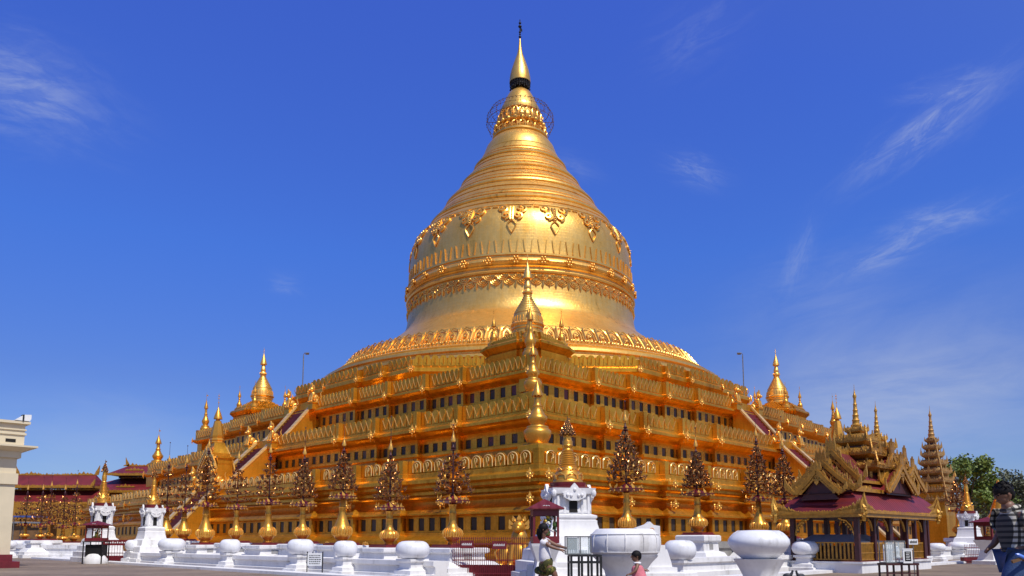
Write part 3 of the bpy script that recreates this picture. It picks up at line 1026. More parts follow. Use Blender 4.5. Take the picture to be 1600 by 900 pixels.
# lamp posts
def lamp_post(label, loc, H, flip):
    root = thing("lamp_post", label, "lamp post", loc, 0, "floodlight posts on the upper terrace")
    mb = MB(); mb.lathe([(.09, 0), (.09, .1), (.05, .12), (.045, H)], 8)
    mb.build("pole", M["grey_metal"], root)
    mb = MB(); mb.tube([(0, 0, H - .03), (0, 0, H + .1), (flip * .12, -.05, H + .24), (flip * .3, -.1, H + .22)], .03, 6)
    mb.build("arm", M["grey_metal"], root)
    mb = MB(); mb.at((flip * .36, -.1, H + .16), 0, .5).cbox(0, 0, 0, .3, .22, .16)
    mb.build("lamp_head", M["grey_metal"], root)
lamp_post("thin grey lamp post on the terrace left of the bell", (wx(472, 68, 15), 68.2, 13.9), 3.7, 1)
lamp_post("thin grey lamp post on the terrace right of the bell", (wx(1163, 68, 15), 68.2, 13.9), 3.7, -1)

# guardian lions at the stair heads
def lion_mesh():
    mb = MB()
    mb.sphere((0, 0, .38), .26, 10, 7, (.75, 1.2, 1.1))
    mb.sphere((0, -.22, .6), .24, 10, 7, (.85, .8, 1.2))
    mb.sphere((0, .22, .24), .26, 9, 6, (1.0, .9, .9))
    mb.sphere((0, -.34, .98), .2, 10, 7, (.95, .95, 1))
    mb.sphere((0, -.52, .94), .11, 8, 5, (1, 1, .8))
    for s in (-1, 1):
        mb.tube([(s * .14, -.3, .62), (s * .15, -.4, .3), (s * .15, -.42, 0)], [.11, .085, .07], 7)
        mb.sphere((s * .15, -.48, .05), .09, 6, 4, (1, 1.4, .6))
        mb.tube([(s * .2, .2, .3), (s * .24, .0, .2), (s * .24, -.05, 0)], [.14, .1, .08], 7)
        mb.sphere((s * .12, -.3, 1.16), .06, 6, 4)
    mb.tube([(0, .42, .2), (0, .56, .45), (0, .44, .75), (.04, .5, .95)], [.06, .055, .05, .02], 6)
    for k in range(9):
        a = -pi * .15 + k * pi * 1.3 / 8
        mb.flame((.2 * cos(a), -.28, .98 + .2 * sin(a)), .2, .12, .08, 0, .08 * cos(a))
    mb.flame((0, -.34, 1.15), .35, .2, .1)
    return mb
def make_lion(label, loc, rz, sc=1.0):
    root = thing("guardian_lion", label, "lion statue", loc, rz, "golden guardian lions at the stair heads", sc)
    mb = MB(); mb.sq([(.34, -.55), (.34, -.12), (.4, -.08), (.4, 0)], 1.3)
    mb.build("plinth", M["gold_wall"], root)
    lion_mesh().build("body", M["gold_ornament"], root, 60)
    return root
lion0 = None
for face, fn in ((1, "left"), (0, "right")):
    for lev, (Rt, zt) in enumerate(((32.6, 11.5), (37.2, 8.2), (43.0, 4.8))):
        hd = Rt / sqrt(2) + 4 * EST
        for sy in (-1, 1):
            lx, ly = (sy * 1.75, -hd - .05) if face == 0 else (-hd - .05, -sy * 1.75)
            X, Y = world2(lx, ly)
            rz = ROT if face == 0 else ROT - pi / 2
            near = (sy < 0) if face == 0 else (sy < 0)
            lab = "golden lion statue on the %s side of the %s stair's %s flight" % (
                ("near" if ((face == 0 and sy < 0) or (face == 1 and sy < 0)) else "far"), fn, ("top", "middle", "bottom")[lev])
            if lion0 is None:
                lion0 = make_lion(lab, (X, Y, zt), rz)
            else:
                dup(lion0, lab, (X, Y, zt), rz)

# gate shrines over the stairs on the lowest terrace
def gate_shrine(label, loc, rz):
    root = thing("gate_shrine", label, "shrine", loc, rz, "spired gate shrines over the stairs")
    mb = MB()
    for s in (-1, 1):
        mb.box(s * 1.15 - .3, s * 1.15 + .3, -.55, .55, -.1, 2.0)
    mb.box(-1.45, 1.45, -.55, .55, 1.9, 2.35)
    mb.box(-1.55, 1.55, -.62, .62, 2.352, 2.5)
    mb.sq([(.85, 2.5), (.85, 2.75), (.7, 2.8), (.55, 3.2), (.48, 3.55)], .8)
    mb.build("body", M["gold_wall"], root, 30)
    mb = MB()
    mb.lathe([(.45, 3.5), (.52, 3.58), (.47, 3.66), (.52, 3.74), (.5, 3.82), (.42, 3.9), (.46, 4.0), (.44, 4.2), (.34, 4.7), (.26, 5.05), (.24, 5.15), (.14, 5.2), (.12, 5.35)], 8, a0=pi / 8)
    mb.build("neck", M["gold_vase"], root, 30)
    mb = MB()
    mb.lathe([(.22, 5.35), (.31, 5.3), (.29, 5.42), (.2, 5.7), (.1, 5.95), (.03, 6.15)], 14)
    mb.tube([(0, 0, 6.1), (0, 0, 7.2)], [.02, .01], 4)
    for z in (6.5, 6.8, 7.0): mb.sphere((0, 0, z), .05, 6, 4)
    mb.build("umbrella", M["gold_vase"], root, 40)
    for a in (0, pi):
        mb = MB(); mb.T = Matrix.Rotation(a, 4, 'Z')
        for s in (-1, 1):
            for i in range(10):
                t = i / 10
                mb.flame((s * (1.45 - 1.4 * t), -.66, 1.5 + 1.5 * t ** .8), .42, .24, .1, 0, -s * .02)
                mb.sphere((s * (1.2 - 1.1 * t), -.66, 1.3 + 1.3 * t ** .8), .1, 6, 4)
            mb.tube([(s * .85, -.62, 0), (s * .85, -.66, 1.3), (s * .5, -.68, 1.75), (0, -.68, 2.2)], .08, 5)
            mb.sphere((s * 1.2, -.7, .5), .22, 8, 6); mb.sphere((s * 1.2, -.75, .85), .15, 8, 6)
        mb.flame((0, -.64, 2.6), .8, .34, .12)
        mb.build("arch_surround", M["gold_ornament"], root)
    return root
gs = gate_shrine("golden gate shrine with a pointed spire over the left stair", (wx(337, 54.9, 6), 54.9, 4.4), ROT - pi / 2)
dup(gs, "golden gate shrine with a pointed spire over the right stair", (wx(1312, 54.9, 6), 54.9, 4.4), ROT)
M["orange_paint"] = plain("orange_paint", (.55, .20, .03), .5, .4, 30)
# ------------------------------------------------------------------ courtyard: white pedestals, bowls, golden offering trees
LD = pi / 4          # borders run parallel to the pagoda's faces
def post_bowl_meshes():
    """unit: bowl diameter 1, top at z = 1"""
    mb = MB(); mb.sq([(.46, 0), (.46, .14), (.38, .15), (.38, .25), (.30, .28), (.27, .32), (.27, .44), (.34, .48), (.34, .54)])
    a = mb
    mb = MB(); mb.lathe([(.24, .535), (.34, .555), (.43, .61), (.485, .69), (.5, .765), (.488, .845), (.45, .91), (.39, .96), (.31, .99), (.18, 1.0), (.05, 1.002)], 36)
    return a, mb
pb = None
def bollard(px, Y, D, ztop, label):
    global pb
    X = wx(px, Y)
    if pb is None:
        pb = thing("stone_bollard", label, "bollard", (X, Y, 0), ROT, "white bowl-topped bollards round the pagoda")
        a, b = post_bowl_meshes()
        a.build("post", M["white"], pb, 30); b.build("bowl", M["white_gloss"], pb, 50)
        o = pb
    else:
        o = dup(pb, label, (X, Y, 0), ROT)
    o.scale = (D, D, ztop)
    return o
Ln = lambda px, Y0: Y0 / (1 - (800 - px) / F_PX)     # distance along the left border
Rn = lambda px, Y0: Y0 / (1 - (px - 800) / F_PX)
for px, w, ztop, lab in [
    (645, 53, 1.03, "widest of the white bowl bollards left of the girl, below the nearest golden trees"),
    (540, 37, 1.03, "white bowl bollard in front of the third golden tree from the girl's left"),
    (470, 41, 1.08, "round white bowl bollard just in front of the fourth golden tree left of the girl"),
    (360, 32, 1.08, "small white bowl bollard in front of a thin golden tree, sixth along the left border"),
    (269, 40, 1.12, "wide white bowl bollard right of the left-hand white tower pedestal"),
    (210, 26, 1.06, "small white bowl bollard left of the white tower pedestal, beside the maroon sign")]:
    Y = Ln(px, 18.0)
    bollard(px, Y, w * Y / F_PX, ztop, lab)
for px, w, Y0, ztop, lab in [
    (1062, 50, 14.8, 1.05, "small white bowl bollard between the panelled bowl and the widest plain bowl"),
    (1258, 41, 16.2, 1.02, "white bowl bollard with pigeons at its foot, beside the slatted fence"),
    (1463, 25, 17.5, .90, "white bowl bollard just right of the carved pavilion's last column"),
    (1497, 29, 18.0, .96, "wide white bowl bollard left of the far maroon-roofed booth")]:
    Y = Rn(px, Y0)
    bollard(px, Y, w * Y / F_PX, ztop, lab)
for i, (px, w, Y) in enumerate([(14, 24, 46), (30, 20, 50), (50, 24, 48), (71, 24, 47)]):
    bollard(px, Y, w * Y / F_PX, 1.02 + .01 * i, "white bowl bollard far left between the cream building and the maroon booth")

# big bowls in the foreground
root = thing("stone_bowl", "widest plain white bowl on a pedestal, right of the child", "stone bowl", (wx(1185, 14), 14, 0), ROT)
MB().lathe([(.30, .56), (.44, .68), (.50, .76), (.54, .83), (.53, .90), (.49, .96), (.43, 1.02), (.36, 1.06), (.05, 1.07)], 48).at().build("bowl", M["white_gloss"], root, 60)
root.children[0].location.z = .16
MB().lathe([(.52, 0), (.52, .12), (.42, .2), (.30, .34), (.29, .42), (.36, .56), (.43, .68), (.45, .715)], 40).build("pedestal", M["white"], root, 40)
root = thing("stone_bowl", "large panelled white bowl behind the child in pink", "stone bowl", (wx(976, 13.6), 13.6, 0), ROT, None)
mb = MB(); mb.lathe([(.42, .72), (.55, .79), (.60, .86), (.615, .96), (.61, 1.08), (.575, 1.16), (.52, 1.21), (.5, 1.235), (.48, 1.245), (.05, 1.25)], 48)
mb.build("bowl", M["white"], root, 50)
mb = MB()
for k in range(12):
    a = 2 * pi * k / 12 + .13
    mb.tube([(.60 * cos(a), .60 * sin(a), .84), (.622 * cos(a), .622 * sin(a), .96), (.62 * cos(a), .62 * sin(a), 1.08), (.585 * cos(a), .585 * sin(a), 1.16)], .006, 5)
mb.tube([(.603 * cos(t), .603 * sin(t), .845) for t in [k * pi / 24 for k in range(49)]], .007, 5)
mb.tube([(.59 * cos(t), .59 * sin(t), 1.15) for t in [k * pi / 24 for k in range(49)]], .007, 5)
mb.build("panel_moulding", M["white"], root)
MB().lathe([(.62, 0), (.62, .1), (.5, .16), (.36, .3), (.34, .42), (.36, .52), (.46, .66), (.56, .76), (.57, .79)], 40).build("pedestal", M["white"], root, 40)

# white stepped pedestals that carry the golden trees
def ped(name, label, px, Y, w, ztop, group="white stepped pedestals under the golden trees", maroon=.42, mh=.07):
    X = wx(px, Y)
    t = thing(name, label, "pedestal", (X, Y, 0), ROT, group)
    z = ztop
    mb = MB()
    mb.sq([(w * 1.0, 0), (w * 1.0, z * .18), (w * .9, z * .19), (w * .9, z * .34), (w * .78, z * .35), (w * .66, z * .52), (w * .52, z * .56), (w * .50, z * .80), (w * .56, z * .82), (w * .58, z * .85), (w * .58, z * .97), (w * .54, z)])
    mb.build("body", M["white"], t, 25)
    MB().sq([(maroon, z + .002), (maroon, z + mh * .55), (maroon * .92, z + mh * .6), (maroon * .92, z + mh)]).build("plinth", M["maroon"], t)
    mb = MB()
    for a in (0,):
        mb.box(-w * .12 , w * .12, -w * .51 - .012, -w * .50, z * .6, z * .77)
        o_ = mb.T
    mb.build("inscription_plate", M["stone_grey"], t)
    return t

def tree_meshes(tiers, R, H, dense, seed):
    """golden flower tree: returns parts; z=0 at the tray"""
    r_ = random.Random(seed)
    stem = MB()
    stem.tube([(0, 0, 0), (0, 0, H)], [.035, .022], 6)
    stem.lathe([(.03, H * .98), (.1, H), (.04, H * 1.02), (.07, H * 1.05), (.03, H * 1.07), (.02, H * 1.12)], 8)
    tl = []
    for k in range(tiers):
        t = (k + .35) / tiers
        z = .12 + (H * .92 - .12) * t
        rr = R * (1 - t) ** (.75 if not dense else .8) + .05
        mb = MB()
        n = max(4, int((7 if not dense else 11) * (rr / R) + 3))
        ph = r_.random() * 6
        for i in range(n):
            a = ph + 2 * pi * i / n + r_.uniform(-.1, .1)
            ra = rr * r_.uniform(.86, 1.08)
            zz = z + r_.uniform(-.03, .03)
            tip = (ra * cos(a), ra * sin(a), zz + .06)
            mb.tube([(0, 0, z - .05), (ra * .6 * cos(a), ra * .6 * sin(a), zz - .04), tip], .009, 4)
            s = r_.uniform(.8, 1.15) * (.085 if not dense else .07)
            # flower: dish with petals and a ball
            T0 = mb.T
            mb.T = T0 @ Matrix.Translation(tip) @ Matrix.Rotation(a, 4, 'Z') @ Matrix.Rotation(r_.uniform(.5, 1.3), 4, 'Y')
            mb.lathe([(s * .3, -s * .25), (s, .0), (s * .95, s * .12), (s * .3, -s * .1)], 8, cap=True)
            mb.sphere((0, 0, s * .15), s * .28, 6, 4)
            mb.flame((0, s * .3, s * .1), s * 1.5, s * .7, .008, 0, s * .3); mb.flame((0, -s * .3, s * .1), s * 1.3, s * .6, .008, .8, -s * .2)
            mb.T = T0
            if dense and r_.random() < .8:
                q = (ra * .7 * cos(a + .2), ra * .7 * sin(a + .2), zz + .1)
                mb.sphere(q, s * .35, 6, 4)
                mb.flame((q[0], q[1], q[2] + .02), .12, .09, .02, a + 1.5)
            if r_.random() < .6:
                mb.sphere((tip[0], tip[1], tip[2] - s * 1.1), s * .35, 5, 3, (1, 1, 1.5))
        tl.append(mb)
    return stem, tl

def vase_prof(s, kind=0):
    if kind == 0:
        return [(r * s, z * s) for r, z in [(.24, 0), (.26, .05), (.2, .1), (.3, .18), (.45, .3), (.5, .42), (.46, .55), (.34, .66), (.25, .74), (.2, .85), (.18, 1.2), (.2, 1.24), (.17, 1.28), (.17, 1.5), (.22, 1.6), (.1, 1.66)]]
    return [(r * s, z * s) for r, z in [(.28, 0), (.3, .06), (.24, .12), (.33, .16), (.44, .3), (.5, .45), (.47, .58), (.4, .66), (.36, .74), (.26, .95), (.19, 1.15), (.16, 1.4), (.2, 1.45), (.16, 1.5), (.15, 1.75), (.1, 1.8)]]

TREEG = "golden flower trees in vases round the pagoda"
def offering_tree(label, px, Y, z0, vs, vase_h, trayR, tiers, R, H, dense=False, kind=0, seed=1, top_pole=.7):
    root = thing("offering_tree", label, "golden tree", (wx(px, Y), Y, z0), .3, TREEG)
    pr = vase_prof(1, kind)
    zmax = pr[-1][1]
    vs = vs * .9
    vp = [(r * vs, z * vase_h / zmax) for r, z in pr]
    mb = MB(); mb.lathe(vp, 40)
    vz = mb.build("vase", M["gold_vase"], root, 45)
    # raised petals round the belly
    mb = MB()
    n = 22
    for i in range(n):
        a = 2 * pi * i / n
        pts = []
        for r, z in vp[4:8]:
            pts.append(((r + .012) * cos(a), (r + .012) * sin(a), z))
        mb.tube(pts, [vs * .022, vs * .035, vs * .03, vs * .012], 5)
    mb.build("petal_relief", M["gold_ornament"], vz, 60)
    zt = vase_h - .02
    mb = MB(); mb.lathe([(.06, zt), (trayR * .5, zt + .03), (trayR, zt + .07), (trayR * 1.02, zt + .10), (trayR * .7, zt + .11), (trayR * .25, zt + .2), (.05, zt + .26)], 24)
    tr = mb.build("tray", M["maroon"], root, 40)
    mb = MB()
    for i in range(16):
        a = 2 * pi * i / 16
        mb.flame((trayR * .93 * cos(a), trayR * .93 * sin(a), zt + .1), .05 + .15 * ((i * 7) % 5) / 5, .09, .02, a + pi / 2, .05 * ((i * 3) % 4 - 1.5))
        mb.sphere((trayR * 1.0 * cos(a), trayR * 1.0 * sin(a), zt + .04), .03, 5, 3)
    mb.build("leaf_rim", M["gold_ornament"], tr)
    stem, tl = tree_meshes(tiers, R, H, dense, seed)
    zs_ = zt + .18
    stem.tube([(0, 0, H * 1.1), (0, 0, H * 1.1 + top_pole)], [.012, .006], 4)
    stem.sphere((0, 0, H * 1.1 + top_pole), .03, 5, 4)
    stem.build("stem", M["dark_red_wood"], root, 60, (0, 0, zs_))
    for t in tl:
        t.build("flower_tier", M["gold_flower"], root, 60, (0, 0, zs_))
    mb = MB()
    mb.lathe([(.06, 0), (.075, .05), (.05, .14), (.02, .26), (.01, .34)], 10)
    mb.build("finial", M["gold_ornament"], root, 60, (0, 0, zs_ + H * 1.1 + .1))
    return root
M["gold_flower"] = gold_mat("gold_flower", (0.55, 0.26, 0.07), (0.20, 0.06, 0.025), (.16, .3), 20, .2)

def spec_tree(px, Y, y_base, y_tray, y_top, y_tip, pot_w, tray_w, tree_w, dense, kind, tiers, seed, label, plabel, pedw, left=True, mar=.42):
    sc = Y / F_PX
    z0 = wz(y_base, Y)
    mh = .09
    ztop = z0 - mh
    ped("stepped_pedestal", plabel, px, Y, pedw, max(.3, ztop), maroon=mar, mh=mh)
    vase_h = wz(y_tray, Y) - z0
    H = (wz(y_top, Y) - z0 - vase_h - .15) / 1.05
    pole = max(.15, wz(y_tip, Y) - wz(y_top, Y))
    offering_tree(label, px, Y, z0, pot_w * sc, vase_h, tray_w * sc / 2, tiers, tree_w * sc / 2, H, dense, kind, seed, pole)

LT = [ # px, y_base, y_tray, y_top(tree), y_tip, pot, tray, tree, dense, kind, tiers
 (707, 851, 786, 700, 668, 34, 52, 56, False, 0, 6, "tallest bare-branched golden tree right of the widest left bollard", "white stepped pedestal under the golden tree beside the maroon fence"),
 (608, 851, 797, 712, 655, 32, 46, 52, True, 0, 5, "golden tree with a peaked maroon tray, second left of the girl", "white stepped pedestal under the golden tree with the peaked tray"),
 (534, 848, 779, 705, 660, 34, 42, 44, True, 1, 6, "golden tree with crowded flowers over a tall bell-shaped vase, third left of the girl", "white stepped pedestal behind the small black and white sign"),
 (472, 846, 791, 718, 672, 27, 40, 40, True, 0, 6, "golden tree over the round bowl bollard, fourth left of the girl", "white stepped pedestal fourth left of the girl"),
 (418, 848, 788, 715, 668, 28, 38, 42, False, 0, 6, "golden tree just right of a small bowl bollard, fifth left of the girl", "white stepped pedestal fifth left of the girl"),
 (368, 845, 796, 724, 680, 23, 32, 38, False, 0, 5, "thin golden tree directly above the small sixth bowl bollard", "white stepped pedestal sixth left of the girl"),
 (320, 848, 792, 705, 680, 30, 34, 44, True, 1, 6, "bushy golden tree in front of the left gate shrine's foot", "white stepped pedestal in front of the left stair"),
 (286, 842, 800, 730, 700, 26, 30, 34, False, 1, 5, "golden tree directly below the alcove of the left stair, behind the wide bollard", "white stepped pedestal hidden behind the wide bollard"),
 (258, 842, 799, 728, 695, 27, 30, 34, False, 1, 5, "golden tree just right of the left white tower pedestal", "white stepped pedestal just right of the left tower pedestal"),
]
for i, (px, yb, yt, yp, yi, pw, tw, bw, dn, kd, ti, lab, pl) in enumerate(LT):
    Y = Ln(px, 21.0)
    spec_tree(px, Y, yb, yt, yp, yi, pw, tw, bw, dn, kd, ti, 20 + i, lab, pl, [1.32, 1.32, 1.2, 1.15, 1.2, 1.1, 1.15, 1.0, 1.0][i], mar=.46)
RT = [
 (980, 836, 768, 668, 632, 30, 54, 54, True, 0, 8, "densest cone-shaped golden tree, directly above the panelled bowl", "white pedestal hidden behind the panelled bowl"),
 (1091, 832, 775, 706, 672, 32, 52, 40, True, 0, 7, "cone-shaped golden tree on a maroon plinth between two white bowls", "white pedestal with maroon plinth between two white bowls"),
 (1187, 836, 783, 690, 660, 30, 40, 44, True, 1, 8, "tiered golden tree directly above the widest plain bowl", "white pedestal hidden behind the widest plain bowl"),
 (1228, 838, 787, 705, 655, 32, 40, 44, True, 0, 8, "tiered golden tree at the left eave of the carved pavilion", "white pedestal behind the left corner of the carved pavilion"),
]
for i, (px, yb, yt, yp, yi, pw, tw, bw, dn, kd, ti, lab, pl) in enumerate(RT):
    Y = Rn(px, 20.0)
    spec_tree(px, Y, yb, yt, yp, yi, pw, tw, bw, dn, kd, ti, 60 + i, lab, pl, [1.1, .95, 1.1, 1.1][i], mar=.42 if i != 1 else .40)
# far left cluster and one far right
for i, (px, yb, yt, yp, yi, pw) in enumerate([(62, 842, 824, 770, 748, 14), (75, 842, 820, 765, 742, 14), (97, 846, 826, 770, 750, 17), (115, 846, 822, 762, 738, 18), (38, 842, 822, 770, 750, 14)]):
    Y = 47 + i * 1.2
    spec_tree(px, Y, yb, yt, yp, yi, pw, 24, 34, True, 0, 5, 90 + i,
              ["golden tree, one of the five standing close together beyond the far left bollards"][0], "white pedestal under one of five far left golden trees", 1.1)
spec_tree(1499, 44, 838, 800, 750, 725, 18, 26, 30, True, 0, 6, 99, "golden tree between the far right tower pedestal and the pavilion", "white pedestal under the far right golden tree", 1.1)

# white tower pedestals with golden stupas
def tower(label, px, Y, base_z, top_z, body_w, stupa_top, rz=ROT):
    s = body_w
    t = thing("tower_pedestal", label, "tower pedestal", (wx(px, Y), Y, 0), rz, "white tower pedestals with golden stupas")
    zb = base_z; H = top_z - zb
    mb = MB()
    mb.sq([(s * 1.3, 0), (s * 1.3, .22), (s * 1.2, .24), (s * 1.2, zb * .35), (s * 1.05, zb * .37), (s * 1.02, zb * .55), (s * .9, zb * .6), (s * .82, zb * .78), (s * .7, zb * .82), (s * .66, zb * .9), (s * .62, zb),
           (s * .62, zb + H * .08), (s * .58, zb + H * .1), (s * .62, zb + H * .16), (s * .62, zb + H * .22), (s * .48, zb + H * .27), (s * .46, zb + H * .8), (s * .56, zb + H * .84), (s * .58, zb + H * .9), (s * .6, top_z)])
    # engaged columns and corner volutes
    for a in range(4):
        mb.T = Matrix.Rotation(a * pi / 2, 4, 'Z')
        for x in (-.42, .42, -.24, .24):
            mb.lathe([(s * .05, zb + H * .27), (s * .05, zb + H * .8)], 6)
            o = len(mb.v)
            vs = mb.v[-12:]
            mb.v[-12:] = [tuple(Vector(v) + (mb.T.to_3x3() @ Vector((s * x, -s * .47, 0)))) for v in vs]
        mb.box(-s * .5, -s * .12, -s * .5, -s * .44, zb + H * .3, zb + H * .36)
        mb.box(s * .12, s * .5, -s * .5, -s * .44, zb + H * .3, zb + H * .36)
        mb.sphere((s * .55, -s * .55, zb + H * .86), s * .075, 8, 6, (1, 1, 1.4))
        # crest over the opening
        mb.prism([(-s * .3, zb + H * .74), (-s * .12, zb + H * .64), (s * .12, zb + H * .64), (s * .3, zb + H * .74), (s * .32, zb + H * .86), (s * .16, zb + H * .92), (s * .08, zb + H * 1.05), (0, zb + H * 1.14), (-s * .08, zb + H * 1.05), (-s * .16, zb + H * .92), (-s * .32, zb + H * .86)], -s * .64, -s * .55)
        for x, z in ((-.2, .8), (.2, .8), (0, .95), (-.1, .78), (.1, .78)):
            mb.sphere((s * x, -s * .64, zb + H * z), s * .05, 6, 4)
    mb.build("body", M["white"], t, 30)
    mb = MB()
    for a in range(4):
        mb.T = Matrix.Rotation(a * pi / 2, 4, 'Z')
        w = s * .11
        mb.prism([(-w, zb + H * .31), (w, zb + H * .31), (w, zb + H * .6), (w * .6, zb + H * .7), (0, zb + H * .74), (-w * .6, zb + H * .7), (-w, zb + H * .6)], -s * .50, -s * .47)
    mb.build("opening", M["dark_void"], t)  # solid black plates; the openings' inner shade is painted, not hollow
    mb = MB(); mb.lathe([(s * .56, top_z + .003), (s * .58, top_z + .05), (s * .48, top_z + .06), (s * .5, top_z + .16), (s * .3, top_z + .165)], 28)
    mb.build("plinth", M["maroon"], t, 40)
    z0 = top_z + .162; h = stupa_top - z0
    st = thing("golden_stupa", "golden ringed stupa on top of the " + label.split(",")[0], "stupa", (wx(px, Y), Y, z0), rz, "golden stupas on white tower pedestals")
    prof = [(.45, 0), (.45, .03), (.42, .05), (.43, .1), (.38, .14), (.35, .17), (.31, .2), (.28, .24)]
    for k in range(8):
        r = .27 - .014 * k
        prof += [(r, .25 + .036 * k), (r + .012, .262 + .036 * k), (r - .02, .275 + .036 * k)]
    prof += [(.13, .55), (.17, .6), (.15, .62), (.16, .66), (.14, .68), (.12, .73), (.13, .75), (.05, .8), (.03, .84)]
    mb = MB(); mb.lathe([(r * s * .92, z * h) for r, z in prof], 28)
    mb.build("bell", M["gold_vase"], st, 40)
    mb = MB()
    for i in range(8):
        a = 2 * pi * i / 8
        mb.tube([(s * .405 * cos(a + d), s * .405 * sin(a + d), z * h) for d, z in ((-.35, .05), (-.3, .11), (0, .15), (.3, .11), (.35, .05))], s * .02, 4)
        mb.tube([(s * .32 * cos(a + d), s * .32 * sin(a + d), z * h) for d, z in ((-.3, .24), (0, .19), (.3, .24))], s * .018, 4)
    mb.build("petal_relief", M["gold_ornament"], st)
    mb = MB()
    for k, (rr, zz) in enumerate(((.17, .78), (.15, .82), (.12, .86), (.08, .9), (.05, .94))):
        for i in range(9):
            a = 2 * pi * i / 9 + k
            mb.sphere((s * rr * 1.3 * cos(a), s * rr * 1.3 * sin(a), h * zz), s * .03, 5, 3)
            mb.flame((s * rr * cos(a), s * rr * sin(a), h * zz), s * .12, s * .08, s * .02, a + pi / 2)
    mb.tube([(0, 0, h * .8), (0, 0, h * 1.08)], [s * .03, s * .01], 5)
    mb.prism([(0, h * 1.0), (s * .1, h * 1.02), (s * .08, h * 1.05), (0, h * 1.05)], -.01, .01)
    mb.build("filigree_crown", M["gold_flower"], st, 60)
    return t
tower("white tower pedestal right of the girl, carved crest over its black opening", 888, 20, 1.47, 2.36, .95, 4.15, .22)
tower("white tower pedestal left of the wide bowl bollard, nearer of the left pair", 236, 35.5, 1.35, 2.5, .72, 4.3, ROT)
tower("white tower pedestal behind the far left maroon booth, farther of the left pair", 157, 38.5, 1.4, 2.72, .78, 4.9, ROT)
tower("white tower pedestal near the far right trees, beyond the pavilion", 1515, 43, 1.5, 2.5, .74, 4.6, ROT)

# low white walls and kerbs joining the pedestals
def wall(name, label, p0, p1, prof, mat="white", group=None, kind=None, cat="low wall"):
    p0, p1 = Vector((*p0, 0)), Vector((*p1, 0))
    d = p1 - p0; L = d.length; rz = atan2(d.y, d.x)
    mb = MB()
    pts = [(x, z) for x, z in prof]
    n = len(pts)
    vs = [(0, y, z) for y, z in pts] + [(L, y, z) for y, z in pts]
    fs = [tuple(range(n))[::-1], tuple(range(n, 2 * n))] + [(i, (i + 1) % n, (i + 1) % n + n, i + n) for i in range(n)]
    mb.add(vs, fs)
    o = mb.build(name, M[mat], None, 25, (p0.x, p0.y, 0))
    o.rotation_euler = (0, 0, rz)
    if kind: tag(o, kind=kind)
    else: tag(o, label, cat, group)
    return o
def LP(px, Y0): Y = Ln(px, Y0); return (wx(px, Y), Y)
def RP(px, Y0): Y = Rn(px, Y0); return (wx(px, Y), Y)
WP = [(-.28, 0), (-.28, .14), (-.2, .16), (-.2, .34), (-.27, .38), (-.27, .5), (.27, .5), (.27, .38), (.2, .34), (.2, .16), (.28, .14), (.28, 0)]
wall("low_wall", "low white wall running between the bowl bollards left of the girl", LP(225, 18.2), LP(690, 18.6), WP)
wall("low_wall", "low white wall far left behind the maroon booth", (wx(20, 47), 47.5), (wx(128, 46), 46), [(a, b * 1.5) for a, b in WP])
wall("low_wall", "low white wall behind the pedestals under the left golden trees", LP(250, 23.0), LP(690, 23.0), [(a, b * 1.55) for a, b in WP])
wall("low_wall", "low white wall behind the bowls right of the child", RP(1010, 17.2), RP(1255, 17.2), [(a, b * 1.1) for a, b in WP])
wall("low_wall", "grey stone wall behind the widest plain bowl", RP(1110, 21.5), RP(1290, 21.5), [(a, b * 2.0) for a, b in WP], "stone_grey")
wall("low_wall", "low white wall beyond the pavilion on the right", (wx(1430, 38), 38), (wx(1520, 48), 48), [(a, b * 1.4) for a, b in WP])
KP = [(-.3, 0), (-.3, .09), (.3, .09), (.3, 0)]
wall("kerb", None, LP(60, 17.1), LP(720, 17.1), KP, "white", kind="structure")
wall("kerb", None, RP(1100, 15.2), RP(1560, 15.2), KP, "white", kind="structure")
wall("kerb", None, LP(100, 19.6), LP(720, 19.6), [(-1.1, 0), (-1.1, .05), (1.2, .05), (1.2, 0)], "white", kind="structure")

# white ornate shrine slab with a round emblem
t = thing("white_shrine", "pointed white shrine slab with an orange round emblem beside the panelled bowl", "shrine", (wx(1015, 16.0), 16.0, 0), .25)
mb = MB()
mb.prism([(-.28, .95), (.24, .95), (.24, 1.34), (.10, 1.36), (.02, 1.43), (-.06, 1.37), (-.28, 1.30)], 0, .14)
mb.box(-.30, .30, -.10, .24, .86, .95)
mb.prism([(-.45, .5), (.45, .5), (.42, .62), (.34, .86), (-.34, .86), (-.42, .62)], -.1, .3)
mb.box(-.52, .52, -.18, .4, .38, .498); mb.box(-.62, .62, -.3, .5, .0, .378)
mb.build("slab", M["white"], t)
mb = MB(); mb.at((.05, .0, 1.25), 0, pi / 2).lathe([(.055, 0), (.055, .012), (.042, .02), (.02, .024)], 20)
mb.build("emblem", M["orange_paint"], t, 40)
mb = MB()
for x in (-.4, -.15, .15, .4):
    mb.at((x, -.31, .28), 0, pi / 2); mb.sphere((0, 0, 0), .04, 8, 5)
mb.at().build("stud", M["white"], t, 60)

# stepped white blocks beside the tower pedestal
t = thing("block_steps", "white stepped blocks climbing towards the maroon booth behind the girl", "steps", (wx(845, 17.6), 17.6, 0), -.1)
mb = MB()
for i in range(6):
    w = .16
    mb.box(-.62 + i * w, -.62 + (i + 1) * w - .006, -.25, .5, 0, .22 + i * .14)
mb.box(.34, .9, -.3, .5, 0, .42); mb.box(-.1, 1.0, -.6, -.26, 0, .2)
mb.build("steps", M["white"], t)

